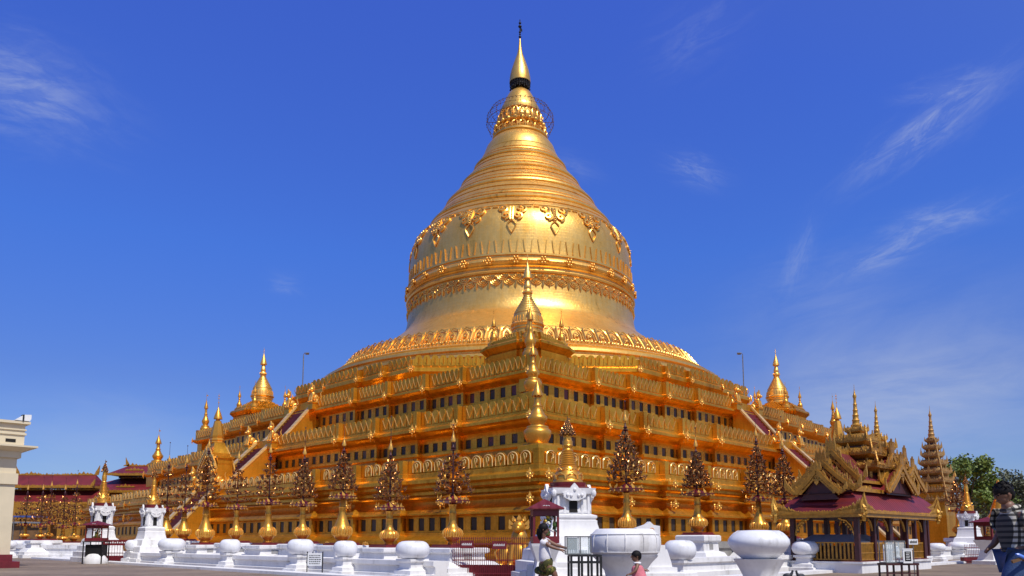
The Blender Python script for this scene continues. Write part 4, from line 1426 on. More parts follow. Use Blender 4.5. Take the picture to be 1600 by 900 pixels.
# maroon roofed offering booths
def booth(label, px, Y, z0, W, H, rz, stand, pw_=.09):
    t = thing("offering_booth", label, "booth", (wx(px, Y), Y, z0), rz, "small booths with maroon pyramid roofs")
    h = H
    mb = MB()
    for sx in (-1, 1):
        for sy in (-1, 1):
            mb.cbox(sx * W * .42, sy * W * .42, h * .38, W * pw_, W * pw_, h * .76)
    mb.box(-W * .46, W * .46, -W * .46, W * .46, 0, h * .16)
    for s in (-1, 1):
        mb.box(-W * .42, W * .42, s * W * .43 - .015, s * W * .43 + .015, h * .62, h * .76)
        mb.box(s * W * .43 - .015, s * W * .43 + .015, -W * .42, W * .42, h * .62, h * .76)
    mb.build("frame", M["maroon"], t)
    mb = MB(); mb.sq([(W * .62, h * .76), (W * .62, h * .79), (W * .03, h * 1.0), (.005, h * 1.01)])
    rf = mb.build("roof", M["maroon_roof"], t)
    mb = MB()
    for k in range(7):
        mb.box(-.07 + .022 * k, -.056 + .022 * k, -W * .5, -W * .46, h * .835 + .004 * (k % 3), h * .85 + .006 * (k % 2))
    mb.at().build("lettering", M["paper"], rf)
    mb = MB()
    mb.sphere((0, 0, h * .3), W * .13, 10, 7, (1, .8, 1.2)); mb.sphere((0, 0, h * .46), W * .075, 8, 6); mb.flame((0, 0, h * .48), h * .1, .05, .04)
    mb.sphere((0, 0, h * .2), W * .2, 10, 6, (1.1, .8, .5))
    mb.build("buddha_figure", M["gold_ornament"], t, 60)
    r_ = random.Random(int(px))
    for mt, n, nm in (("leaf_green", 26, "foliage"), ("yellow_flower", 5, "yellow_flowers"), ("white_flower", 12, "white_flowers")):
        mb = MB()
        for k in range(n):
            x, z = r_.uniform(.02, .38) * W, h * r_.uniform(.18, .66)
            y = -W * r_.uniform(.2, .4)
            if mt == "leaf_green": mb.flame((x, y, z), .1, .05, .01, r_.uniform(0, 3), r_.uniform(-.04, .04))
            else: mb.sphere((x if mt != "yellow_flower" else x - .1, y, z if mt != "yellow_flower" else h * r_.uniform(.5, .62)), .03, 6, 4)
        mb.build(nm, M[mt], t)
    if stand == "legs":
        mb = MB(); mb.box(-W * .55, W * .55, -W * .5, W * .5, -.04, -.003)
        for sx in (-1, 1):
            for sy in (-1, 1): mb.box(sx * W * .5 - .02, sx * W * .5 + .02, sy * W * .45 - .02, sy * W * .45 + .02, -z0, -.042)
        mb.box(-W * .45, W * .45, -W * .3, W * .4, -z0 * .7, -z0 * .15)
        mb.build("stand", M["dark_metal"], t)
        MB().lathe([(W * .6, -z0), (W * .62, -z0 + .2), (W * .4, -z0 + .42), (W * .1, -z0 + .5)], 20).build("stone_base", M["white"], t, 50)
    elif stand:
        mb = MB(); mb.sq([(W * .6, -z0), (W * .6, -z0 + .15), (W * .42, -z0 + .2), (W * .3, -z0 * .4), (W * .5, -.06), (W * .52, -.004)])
        mb.build("stand", M[stand], t)
    return t
booth("maroon booth with a pyramid roof and flowers behind the girl's head", 851, 17.0, .98, .62, .96, .08, "white", .075)
booth("maroon-roofed booth far left, raised on dark legs before a white tower pedestal", 151, 35, 1.0, .80, .92, .1, "legs", .05)
booth("maroon-roofed booth far right beside the man", 1545, 34, 1.05, .85, 1.0, .5, "white")

# maroon fences
def fence(label, px, Y, W, H, rz, bars, boards):
    t = thing("metal_fence", label, "fence", (wx(px, Y), Y, 0), rz, "maroon metal fences with sign boards")
    mb = MB()
    for k in range(bars + 1):
        x = -W / 2 + W * k / bars
        mb.tube([(x, 0, .04), (x, 0, H)], .009, 4)
        mb.lathe([(.0, 0)] * 2, 3) if False else None
        mb.flame((x, 0, H), .07, .03, .01)
    for z in (.12, H * .45, H * .86):
        mb.box(-W / 2, W / 2, -.012, .012, z, z + .03)
    mb.build("bars", M["maroon"], t)
    mb = MB(); mb.box(-W / 2, W / 2, .05, .25, 0.0, H * .34)
    mb.build("base_panel", M["maroon"], t)
    for bx, bz, bw, bh in boards:
        mb = MB(); mb.box(bx - bw / 2, bx + bw / 2, -.04, -.018, bz, bz + bh)
        bd = mb.build("sign_board", M["maroon"], t)
        mb = MB()
        for k in range(10):
            mb.box(bx - bw * .4 + bw * .08 * k, bx - bw * .4 + bw * .08 * k + bw * .045, -.046, -.041, bz + bh * .4, bz + bh * (.6 + .08 * (k % 2)))
        mb.build("lettering", M["paper"], bd)
fence("maroon railed fence with two sign boards between the first golden tree and the girl", 772, 21.5, 2.3, 1.08, -.1, 44, [(-.75, .82, .36, .22), (.15, .80, .4, .22)])
fence("maroon railed fence between the two left tower pedestals", 180, 36.5, 1.7, .95, .1, 14, [(0.1, .8, 1.3, .26)])
fence("maroon railed fence beneath the far right booth", 1525, 36, 1.6, .8, .4, 14, [])

# crouching golden statues against the base
def crouch(label, px, Y, sc, rz):
    t = thing("lion_statue", label, "lion statue", (wx(px, Y), Y, 0), rz, "golden lions crouching at the pagoda's foot", sc)
    mb = MB()
    mb.sphere((0, 0, .7), .62, 18, 12, (1, 1.1, 1.1))
    mb.sphere((.55, -.1, .6), .5, 16, 10, (.9, 1, 1.1)); mb.sphere((-.55, -.1, .6), .5, 16, 10, (.9, 1, 1.1))
    mb.sphere((0, -.2, 1.35), .4, 14, 9, (.9, .9, 1.2)); mb.sphere((0, -.35, 1.85), .28, 12, 8)
    mb.sphere((0, -.58, 1.78), .15, 8, 6)
    for s in (-1, 1):
        mb.tube([(s * .25, -.4, 1.1), (s * .28, -.62, .6), (s * .28, -.66, .3)], [.17, .13, .11], 8)
        mb.sphere((s * .28, -.75, .3), .15, 8, 5, (1, 1.4, .7)); mb.sphere((s * .7, -.6, .28), .17, 8, 5, (1, 1.4, .7))
        mb.sphere((s * .18, -.3, 2.1), .08, 6, 4)
    mb.build("body", M["gold_vase"], t, 60)
    mb = MB(); mb.sq([(.95, 0), (.95, .18), (.85, .2), (.85, .24)]); mb.build("plinth", M["gold_wall"], t)
    mb = MB()
    for k in range(7):
        a = -.3 + k * .62
        mb.flame((.34 * cos(a), -.3, 1.85 + .3 * sin(a)), .22, .16, .1, 0, .1 * cos(a))
    for s in (-1, 1):
        mb.tube([(s * .85, -.5, .35), (s * 1.0, -.35, .8), (s * .75, -.25, 1.15), (s * .5, -.4, 1.0)], .05, 5)
    mb.build("mane", M["gold_ornament"], t, 50)
crouch("big golden lion behind the maroon fence at the pagoda's near corner", 813, 26.0, .80, -.2)
crouch("small golden lion left of the third golden tree, at the wall's foot", 515, 33, .42, -.75)
crouch("small golden lion left of the second golden tree, at the wall's foot", 575, 31, .42, -.75)

# small black and white notice
t = thing("notice_sign", "small white notice board with black writing left of the third bollard", "sign", (wx(493, 23.6), 23.6, 0), -.2)
MB().box(-.24, .24, -.01, .02, .28, .66).build("board", M["paper"], t)
mb = MB()
for r_i in range(5):
    x = -.18
    while x < .16:
        w_ = rnd.uniform(.02, .06); mb.box(x, x + w_, -.016, -.0105, .33 + r_i * .062, .355 + r_i * .062); x += w_ + .02
mb.build("lettering", M["black_paint"], t)
MB().box(-.26, -.24, -.02, .02, 0, .7).box(.24, .26, -.02, .02, 0, .7).build("leg", M["dark_metal"], t)

# glass case on a black table
t = thing("black_table", "black metal table in front of the panelled bowl", "table", (wx(912, 13.0), 13.0, 0), .05)
mb = MB()
for z in (.98 - .17, .98 - .28):
    mb.box(-.25, .27, -.2, -.17, z - .03, z); mb.box(-.25, .27, .17, .2, z - .03, z); mb.box(-.25, -.22, -.17, .17, z - .03, z); mb.box(.24, .27, -.17, .17, z - .03, z)
mb.build("top_frame", M["black_paint"], t)
for x in (-.235, .255, -.06, .1):
    for y in (-.185, .185):
        MB().box(x - .018, x + .018, y - .018, y + .018, 0, .78).build("leg", M["black_paint"], t)
TZ = .81
t = thing("glass_case", "small glass display case on the black table at the girl's hand", "glass case", (wx(903, 13.0), 13.0, TZ), .05)
mb = MB()
W_, D_, H_ = .40, .26, .30
for x in (-W_ / 2, 0.02, W_ / 2):
    for y in (-D_ / 2, D_ / 2):
        mb.cbox(x, y, H_ / 2, .018, .018, H_)
for z in (.008, H_):
    mb.cbox(0, -D_ / 2, z, W_, .016, .016); mb.cbox(0, D_ / 2, z, W_, .016, .016)
    mb.cbox(-W_ / 2, 0, z, .016, D_, .016); mb.cbox(W_ / 2, 0, z, .016, D_, .016)
mb.build("frame", M["grey_metal"], t)
MB().box(-W_ / 2 + .01, W_ / 2 - .01, -D_ / 2 + .005, -D_ / 2 + .008, .02, H_ - .01).box(-W_ / 2 + .01, W_ / 2 - .01, -D_ / 2 + .02, D_ / 2 - .02, H_ - .005, H_ - .001).build("pane", M["glass"], t)
MB().box(-W_ / 2 + .02, .0, D_ / 2 - .03, D_ / 2 - .02, .02, H_ - .02).build("back_panel", M["dark_metal"], t)
mb = MB()
for k in range(9):
    mb.lathe([(.012, .02), (.016, .03), (.012, .07), (.004, .08)], 6)
    mb.v[-24:] = [(v[0] - .15 + .035 * k, v[1] - .02 * (k % 3), v[2]) for v in mb.v[-24:]]
mb.sphere((.07, 0, .05), .025, 8, 5)
mb.build("trinkets", M["paper"], t)
# ------------------------------------------------------------------ carved pavilion and tiered roofs on the right
M["carved_paint"] = gold_mat("carved_paint", (0.66, 0.36, 0.06), (0.36, 0.16, 0.02), (.34, .5), 22, .6, 0, False, .45)
M["old_gilt"] = gold_mat("old_gilt", (0.50, 0.30, 0.10), (0.30, 0.15, 0.045), (.45, .6), 22, .6, 0, False, .4)
def gable(root_, mbf, c, half, h, along, wdt=.13, fh=.3, eave=0.0):
    """bargeboards of one gable: c = base centre, 'along' = unit vector along the gable's width (horizontal)"""
    c = Vector(c); al = Vector(along)
    n = Vector((al.y, -al.x, 0))
    mbb = MB()
    apex = c + Vector((0, 0, h))
    for s in (-1, 1):
        foot = c + al * half * s
        mid = foot.lerp(apex, .5) - Vector((0, 0, h * .05))
        mbb.bar(foot, mid, .10, wdt); mbb.bar(mid, apex, .10, wdt)
        ext = foot + al * s * .16 + Vector((0, 0, .10))
        mbb.bar(foot, ext, .09, wdt * .8)
        for a, b in ((foot, mid), (mid, apex)):
            mbf.filigree(a + Vector((0, 0, wdt * .5)), b + Vector((0, 0, wdt * .5)), fh * .75, .065, .05, .9, True)
            # hanging scrollwork under the board
            k = int((b - a).length / .12)
            for i in range(k):
                q = a.lerp(b, (i + .5) / k) - Vector((0, 0, wdt * .6))
                mbf.sphere(q, .04, 5, 3, (1, 1, 1.3))
        mbf.flame(ext, fh * 1.2, .13, .06, atan2(al.y, al.x), .06 * s)
        mbf.filigree(foot - al * s * .25, foot + al * s * .1, fh * .9, .09, .05, .5, True)
    mbf.flame(apex, fh * 1.7, .15, .07, atan2(al.y, al.x))
    back = Vector((-al.y, al.x, 0)) * .0
    for k in range(9):
        q = apex - Vector((0, 0, wdt * 1.1 + h * .30 * rnd.random())) + al * rnd.uniform(-1, 1) * half * .16
        mbf.flame(q, fh * .5, .1, .06, atan2(al.y, al.x), rnd.uniform(-.04, .04))
    mbf.flame(apex - Vector((0, 0, wdt + h * .3)), -fh * .7, .14, .07, atan2(al.y, al.x))
    for s in (-1, 1):
        f2 = c + al * half * s * .72 + Vector((0, 0, h * .03)); a2 = c + Vector((0, 0, h * .74))
        mbb.bar(f2, a2, .05, .05)
        mbf.filigree(f2, a2, fh * .35, .07, .04, .8, True)
    mbb.build("bargeboard", M["gold_paint"], root_)
    for k in range(3): mbf.flame(apex + al * (.09 * (k - 1)), fh * 1.4, .14, .06, atan2(al.y, al.x), .05 * (k - 1))

def tiered_tower(root, tiers, spire, mat="carved_paint"):
    """tiers: (z_bottom, half, height); spire: list of (r, z)"""
    for i, (z, w, h) in enumerate(tiers):
        mb = MB()
        mb.sq([(w * .62, z - h * .9), (w * .62, z - h * .15)])
        nk = mb.build("tier_neck", M["dark_red_wood"], root)
        mb = MB()
        mb.sq([(w * .66, z - h * .3), (w * .95, z - h * .05), (w, z), (w, z + h * .14), (w * .94, z + h * .16), (w * .8, z + h * .34), (w * .62, z + h * .6)])
        mb.build("tier_roof", M[mat], root)
        mb = MB()
        for a in range(4):
            mb.T = Matrix.Rotation(a * pi / 2, 4, 'Z')
            mb.filigree((-w, -w, z + h * .12), (w, -w, z + h * .12), h * .42, max(.05, w * .16), .03, .7, True)
            mb.filigree((-w * .8, -w * .98, z - h * .02), (w * .8, -w * .98, z - h * .02), h * .2, max(.05, w * .2), .03, .5)
            mb.flame((-w, -w, z + h * .1), h * .95, w * .22, .04, pi / 4)
            mb.flame((0, -w, z + h * .1), h * .75, w * .24, .04)
            mb.lathe([(.02, 0)] * 2, 3) if False else None
            T0 = mb.T
            mb.T = T0 @ Matrix.Translation((-w * .66, -w * .66, z - h * .9))
            mb.lathe([(w * .07, 0), (w * .05, h * .1), (w * .07, h * .3), (w * .05, h * .8)], 6)
            mb.T = T0
        mb.build("fringe", M[mat], root)
    mb = MB(); mb.lathe(spire, 12)
    mb.build("spire", M[mat], root, 40)

def tower_spire(z, h, r):
    p = []
    for k, (rr, zz) in enumerate([(1.0, 0), (1.05, .03), (.75, .06), (.7, .12), (.8, .14), (.62, .17), (.58, .24), (.68, .26), (.5, .29), (.46, .36), (.55, .38), (.4, .41), (.36, .5), (.44, .52), (.3, .55), (.26, .66), (.36, .69), (.4, .72), (.2, .78), (.1, .84), (.05, .9), (.03, 1.0)]):
        p.append((r * rr, z + h * zz))
    return p

def pavilion(label, loc, rz, LX=6.6, LY=3.0, detailed=True, cat="pavilion", ez=1.80):
    t = thing("carved_pavilion", label, cat, loc, rz)
    # plinth
    if detailed:
        mb = MB(); mb.box(.25, LX - .25, .25, LY - .25, 0, .30); mb.box(.2, LX - .2, .2, LY - .2, .30, .36)
        mb.build("plinth", M["white"], t)
        mb = MB(); mb.box(.3, LX - .3, .3, LY - .3, .362, .38); mb.build("floor", M["maroon_floor"], t)
    xs = [.42, 1.7, 3.0, 4.5, LX - .42]
    for x in xs:
        for y in (.42, LY - .42):
            mb = MB(); mb.cbox(x, y, (.36 + ez) / 2, .15, .15, ez - .36); mb.sq([(0, 0)] * 2) if False else None
            mb.build("column", M["dark_red_wood"], t)
    # fascia beams
    mb = MB()
    for (x0, x1, y0, y1) in ((0, LX, 0, .08), (0, LX, LY - .08, LY), (0, .08, .082, LY - .082), (LX - .08, LX, .082, LY - .082)):
        mb.box(x0, x1, y0, y1, ez - .02, ez + .16)
    for (x0, x1, y0, y1) in ((-.05, LX + .05, -.05, -.002), (-.05, -.002, 0, LY), (LX + .002, LX + .05, 0, LY)):
        mb.box(x0, x1, y0, y1, ez + .10, ez + .18)
    mb.build("fascia", M["gold_paint"], t)
    mb = MB(); mb.box(.1, LX - .1, .1, LY - .1, ez + .0, ez + .03); mb.build("ceiling", M["dark_red_wood"], t)
    # carved brackets between the columns
    mb = MB()
    for x0, x1 in zip(xs, xs[1:]):
        for s, xx in ((1, x0 + .08), (-1, x1 - .08)):
            mb.tube([(xx, .42, ez - .45), (xx + s * .06, .42, ez - .25), (xx + s * .16, .42, ez - .12), (xx + s * .36, .42, ez - .04)], .03, 5)
            for k in range(5): mb.sphere((xx + s * (.04 + .06 * k), .42, ez - .38 + .07 * k), .04, 5, 4)
    for s, yy in ((1, .5), (-1, LY - .5)):
        mb.tube([(.42, yy, ez - .6), (.42, yy + s * .08, ez - .3), (.42, yy + s * .24, ez - .12), (.42, yy + s * .5, ez - .04)], .035, 5)
        for k in range(6): mb.sphere((.42, yy + s * (.04 + .07 * k), ez - .48 + .08 * k), .045, 5, 4)
    mb.build("bracket", M["carved_paint"], t)
    # skirt roof
    z0, z1 = ez + .16, ez + 1.0
    i_ = .80
    mb = MB()
    o = [(-.04, -.04), (LX + .04, -.04), (LX + .04, LY + .04), (-.04, LY + .04)]
    q = [(i_, i_), (LX - i_, i_), (LX - i_, LY - i_), (i_, LY - i_)]
    mb.add([(x, y, z0) for x, y in o] + [(x, y, z1) for x, y in q] + [(x, y, z0 - .03) for x, y in o] ,
           [(0, 1, 5, 4), (1, 2, 6, 5), (2, 3, 7, 6), (3, 0, 4, 7), (4, 5, 6, 7), (8, 11, 10, 9), (0, 8, 9, 1), (1, 9, 10, 2), (2, 10, 11, 3), (3, 11, 8, 0)])
    mb.build("skirt_roof", M["maroon_roof"], t)
    # upper gabled roofs: a long ridge and a cross ridge
    mb = MB()
    cy = LY / 2
    def gab(x0, x1, hw, zb, h, axis, c):
        if axis == 'x': P = lambda u, v, z: (u, c + v, z)
        else: P = lambda u, v, z: (c + v, u, z)
        vs = [P(x0, -hw, zb), P(x0, hw, zb), P(x0, 0, zb + h), P(x1, -hw, zb), P(x1, hw, zb), P(x1, 0, zb + h),
              P(x0, -hw + .06, zb - .03), P(x0, hw - .06, zb - .03), P(x1, -hw + .06, zb - .03), P(x1, hw - .06, zb - .03)]
        mb.add(vs, [(0, 2, 5, 3), (1, 4, 5, 2), (6, 0, 3, 8), (7, 9, 4, 1), (6, 8, 9, 7)])
    z2 = ez + .92
    gab(.5, LX - .5, 1.02, z2, .92, 'x', cy)
    gab(1.3, LX - 1.2, .90, z2 + .30, 1.05, 'x', cy)
    gab(.35, LY - .3, 1.25, z2, .92, 'y', LX * .62)
    gab(.65, LY - .6, 1.0, z2 + .30, 1.05, 'y', LX * .62)
    gab(.12, .7, .72, z2 - .12, .72, 'x', cy)
    mb.build("gable_roof", M["maroon_roof"], t)
    # gable walls behind the boards
    for (x, hw, zb, h) in ((.56, .95, z2 - .1, .94), (1.36, .84, z2 + .25, 1.0), (.2, .66, z2 - .35, .85)):
        mb = MB(); mb.T = Matrix.Translation((x, cy, 0)) @ Matrix.Rotation(pi / 2, 4, 'Z')
        mb.prism([(-hw, zb), (hw, zb), (0, zb + h)], -.02, .02)
        mb.build("gable_wall", M["dark_red_wood"], t)
    for (y, hw, zb, h) in ((.42, 1.15, z2 - .1, .94), (.72, .92, z2 + .25, 1.0)):
        mb = MB(); mb.T = Matrix.Translation((LX * .62, y, 0))
        mb.prism([(-hw, zb), (hw, zb), (0, zb + h)], -.02, .02)
        mb.build("gable_wall", M["dark_red_wood"], t)
    ff = MB()
    for (x, hw, zb, h, fh) in ((.42, 1.08, z2 - .02, .96, .30), (1.22, .95, z2 + .30, 1.08, .34), (.06, .76, z2 - .14, .76, .2)):
        gable(t, ff, (x, cy, zb), hw, h, (0, 1, 0), fh=fh)
    for (y, hw, zb, h, fh) in ((.27, 1.32, z2 - .02, .96, .30), (.57, 1.06, z2 + .30, 1.08, .34)):
        gable(t, ff, (LX * .62, y, zb), hw, h, (1, 0, 0), fh=fh)
    # corner leaf clusters, eave filigree, ridge crests
    for (x, y) in ((0, 0), (LX, 0), (0, LY), (LX, LY)):
        for k in range(5):
            ff.flame((x, y, z0 - .1 + .05 * k), .30 + .05 * k, .2, .08, pi / 4 * (k - 1), rnd.uniform(-.05, .05))
        for k in range(9):
            ff.sphere((x + rnd.uniform(-.12, .12), y + rnd.uniform(-.12, .12), z0 + rnd.uniform(-.22, .16)), .045, 6, 4)
        ff.flame((x, y, z0 + .02), -.34, .2, .1, pi / 4)
    def grow(p0, p1, hmax):      # filigree that rises towards p0
        p0, p1 = Vector(p0), Vector(p1)
        n = int((p1 - p0).length / .085)
        for i in range(n):
            f_ = (i + .5) / n
            p = p0.lerp(p1, f_)
            for q_ in range(2):
                ff.flame(p + Vector((0, 0, hmax * .35 * (1 - f_) * q_)), hmax * (1.05 - f_) * rnd.uniform(.5, 1.1) + .04, .11, .05, atan2((p1 - p0).y, (p1 - p0).x), rnd.uniform(-.04, .04))
    grow((0, 0, z0), (0, .95, z0), .30); grow((0, LY, z0), (0, LY - .8, z0), .28); grow((0, 0, z0), (.9, 0, z0), .30); grow((LX, 0, z0), (LX - .9, 0, z0), .26)
    ff.filigree((0, .9, z0), (0, LY - .8, z0), .06, .1, .04); ff.filigree((.9, 0, z0), (LX - .9, 0, z0), .06, .1, .04)
    ff.filigree((.5, cy, z2 + .92), (LX - .5, cy, z2 + 1.0), .25, .10, .05, .6, True)
    ff.filigree((1.3, cy, z2 + 1.35), (LX - 1.2, cy, z2 + 1.35), .22, .10, .05, .6, True)
    ff.filigree((.55, cy - 1.02, z2), (1.9, cy - 1.02, z2), .16, .09, .05, .6, True)
    ff.filigree((.55, cy + 1.02, z2), (1.9, cy + 1.02, z2), .16, .09, .05, .6, True)
    ff.build("filigree_trim", M["carved_paint"], t)
    mb = MB()
    for y in (cy - 1.02, cy + 1.02): mb.box(.6, LX * .62 - 1.2, y - .03, y + .03, z2 - .08, z2 + .04)
    for y in (cy - .9, cy + .9): mb.box(1.35, LX * .62 - .9, y - .03, y + .03, z2 + .24, z2 + .34)
    mb.build("eave_board", M["gold_paint"], t)
    # tiered roof tower
    tw = thing("x", "x", "x") if False else None
    cx = LX * .5 + .1
    sub = bpy.data.objects.new("roof_tower", None); COL.objects.link(sub); sub.parent = t; sub.location = (cx, cy, 0)
    tiered_tower(sub, [(ez + 1.75, 1.05, .5), (ez + 2.25, .80, .5), (ez + 2.75, .56, .48), (ez + 3.15, .30, .28)], tower_spire(ez + 3.35, 1.55, .17))
    return t

PVX, PVY = wx(1352, 24.3), 24.3
pav = pavilion("open carved gold and maroon pavilion with gabled roofs, nearest the glass cabinet", (PVX, PVY, 0), pi / 4 - .03)
# slatted rails and the box inside, parts of the pavilion
mb = MB()
for k in range(28):
    x = .55 + k * (1.08 / 13)
    if x > 3.4: continue
    mb.box(x, x + .035, .40, .44, .42, .92)
mb.box(.5, 6.2, .40, .44, .40, .44); mb.box(.5, 6.2, .40, .44, .92, .97); mb.box(.5, 6.2, .39, .45, .62, .65)
for k in range(38):
    x = 3.4 + k * .074
    mb.box(x, x + .02, .40, .44, .42, .92)
for k in range(15):
    y = .55 + k * .132
    mb.box(.40, .44, y, y + .06, .42, .95)
mb.box(.39, .45, .5, 2.55, .40, .44); mb.box(.39, .45, .5, 2.55, .95, .99)
mb.build("slatted_rail", M["wood_gilt"] if "wood_gilt" in M else M["gold_paint"], pav)
mb = MB(); mb.box(.75, 2.5, .6, 2.4, .38, .86)
mb.build("altar_box", M["dark_red_wood"], pav)
mb = MB(); mb.add([(.5, .5, .98), (2.7, .5, .98), (2.7, 2.5, .98), (.5, 2.5, .98), (.9, .9, 1.24), (2.3, .9, 1.24), (2.3, 2.1, 1.24), (.9, 2.1, 1.24)],
       [(0, 1, 5, 4), (1, 2, 6, 5), (2, 3, 7, 6), (3, 0, 4, 7), (4, 5, 6, 7), (3, 2, 1, 0)])
mb.build("altar_roof", M["grey_roof"], pav)

pav2 = pavilion("second carved pavilion behind the first, its slender tiered spire to the right", (wx(1385, 33.5) - .85, 30.8, 0), pi / 4 - .03, 4.6, 3.0, True, "pavilion", 2.25)

t = thing("tiered_tower", "slender brown tiered tower standing alone before the green tree", "tower", (wx(1458, 50, 6), 50, 0), pi / 4 - .1)
tiered_tower(t, [(wz(784, 50), 1.1, .6), (wz(769, 50), .98, .62), (wz(754, 50), .86, .62), (wz(740, 50), .76, .60), (wz(726, 50), .62, .56), (wz(713, 50), .50, .52), (wz(701, 50), .42, .45), (wz(690, 50), .30, .3)], tower_spire(wz(686, 50), wz(634, 50) - wz(686, 50), .26) , "old_gilt")
MB().sq([(1.2, 0), (1.2, .6), (1.0, .7), (1.0, 2.6), (.9, 3.25), (.8, wz(758, 50))]).build("body", M["gold_wall"], t)

# table with a glass cabinet in front of the pavilion, picture frame, small sign
t = thing("maroon_table", "low maroon table carrying the glass cabinet before the pavilion", "table", (wx(1401, 22.3), 22.3, 0), .12)
mb = MB(); mb.box(-.50, .50, -.22, .22, .34, .40); mb.build("top", M["dark_red_wood"], t)
for x in (-.46, -.02, .46):
    for y in (-.19, .19): MB().box(x - .022, x + .022, y - .022, y + .022, 0, .338).build("leg", M["dark_red_wood"], t)
MB().box(-.46, .46, -.2, -.17, .10, .13).box(-.46, .46, .17, .2, .10, .13).build("stretcher", M["dark_red_wood"], t)
t = thing("glass_cabinet", "grey framed glass cabinet standing on the low maroon table", "cabinet", (wx(1393, 22.3), 22.3, .402), .12)
mb = MB()
W_, D_, H_ = .60, .3, .62
for x in (-W_ / 2, 0, W_ / 2):
    for y in (-D_ / 2, D_ / 2): mb.cbox(x, y, H_ / 2, .024, .024, H_)
for z in (.012, H_):
    mb.cbox(0, -D_ / 2, z, W_, .022, .022); mb.cbox(0, D_ / 2, z, W_, .022, .022); mb.cbox(-W_ / 2, 0, z, .022, D_, .022); mb.cbox(W_ / 2, 0, z, .022, D_, .022)
mb.build("frame", M["grey_metal"], t)
MB().box(-W_ / 2 + .01, W_ / 2 - .01, -D_ / 2 + .004, -D_ / 2 + .008, .02, H_ - .01).build("pane", M["glass"], t)
mb = MB()
for k in range(5):
    mb.box(-.26 + .06 * k, -.235 + .06 * k, .0, .03, .03, .52)
mb.at((.15, 0, .12)).lathe([(.08, 0), (.09, .03), (.05, .12), (.07, .22), (.04, .32), (.02, .36)], 10)
mb.at().build("offerings", M["paper"], t)
t = thing("framed_notice", "white framed notice leaning beside the glass cabinet", "notice", (wx(1417, 22.0), 22.0, .402), .12)
MB().box(-.14, .14, 0, .03, 0, .38).box(-.155, .155, -.01, .035, .38, .41).build("frame", M["paper"], t)
MB().box(-.095, .095, -.006, -.001, .06, .33).build("picture", M["dark_metal"], t)
mb = MB()
for k in range(5): mb.box(-.06, .06 - .02 * (k % 2), -.011, -.007, .10 + .045 * k, .115 + .045 * k)
mb.build("lettering", M["paper"], t)
t = thing("post_sign", "small white sign with black writing on a thin post before the last column", "sign", (wx(1426, 23.0), 23.0, 0), .1)
MB().tube([(0, 0, 0), (0, 0, 1.0)], .015, 6).build("post", M["grey_metal"], t)
MB().box(-.14, .14, -.03, -.016, .92, 1.08).build("board", M["paper"], t)
mb = MB()
for k in range(6): mb.box(-.11 + .038 * k, -.085 + .038 * k, -.036, -.031, .96, 1.02 + .015 * (k % 2))
mb.build("lettering", M["black_paint"], t)
# ------------------------------------------------------------------ far halls, cream building, trees
# cream building corner at the left edge
t = thing("cream_building", "corner of a cream building with cornices, cut off by the left edge", "building", (wx(17, 30), 30, 0), pi / 4)
Yb = 0.0
xr = lambda px: (px - 17) / F_PX * 30 * 1.25
mb = MB()
X1 = xr(17); L = X1 - 7
wz_old = wz
wz = lambda y, Y: wz_old(y, 30.0 if Y == 0.0 else Y)
z = lambda y: wz(y, Yb)
mb.box(L, X1, Yb, Yb + 8, .5, z(757)); mb.box(L, X1 + .07, Yb - .07, Yb + 8, z(757) + .002, z(740)); mb.box(L, X1, Yb, Yb + 8, z(740) + .002, z(716))
mb.build("wall", M["cream"], t)
mb = MB()
mb.box(L, X1 + .11, Yb - .11, Yb + 8, z(716) + .002, z(706))
# flaring cornice slab
a, b2 = .12, .54
za, zb_ = z(706), z(700)
mb.add([(L, Yb - .12, za), (a, Yb - .12, za), (a, Yb + 8, za), (L, Yb + 8, za), (L, Yb - .5, zb_), (b2, Yb - .5, zb_), (b2, Yb + 8, zb_), (L, Yb + 8, zb_)],
       [(0, 3, 2, 1), (4, 5, 6, 7), (0, 1, 5, 4), (1, 2, 6, 5), (2, 3, 7, 6), (3, 0, 4, 7)])
mb.box(L, b2 + .03, Yb - .53, Yb + 8, zb_ + .002, zb_ + .07)
mb.build("cornice", M["cream"], t)
mb = MB()
X2 = .17
mb.box(L, X2, Yb - .12, Yb + 7.5, zb_ + .072, z(663)); mb.box(L, X2 + .05, Yb - .17, Yb + 7.6, z(680), z(677)); mb.box(L, X2 + .05, Yb - .17, Yb + 7.6, z(673), z(671))
mb.box(L, .32, Yb - .25, Yb + 7.7, z(663) + .002, z(659))
mb.build("parapet", M["cream"], t)
MB().box(-.46, -.12, Yb - .132, Yb - .118, z(692), z(687)).build("vent", M["dark_void"], t)
mb = MB(); mb.box(L, xr(24), Yb - .6, Yb + 8.5, 0, .24); mb.box(L, xr(18), Yb - .3, Yb + 8.3, .24, .50)
mb.build("step", M["maroon"], t)
t = thing("floodlight", "white floodlight lying on the cream building's roof edge", "floodlight", (wx(24, 30), 30, z(659) + .02), pi / 4)
mb = MB(); mb.prism([(-.35, 0), (.15, 0), (.2, .08), (.2, .26), (-.05, .24)], -.15, .15); mb.build("housing", M["paper"], t)
MB().box(-.1, -.04, -.16, .16, -.02, .24).build("strap", M["black_paint"], t)

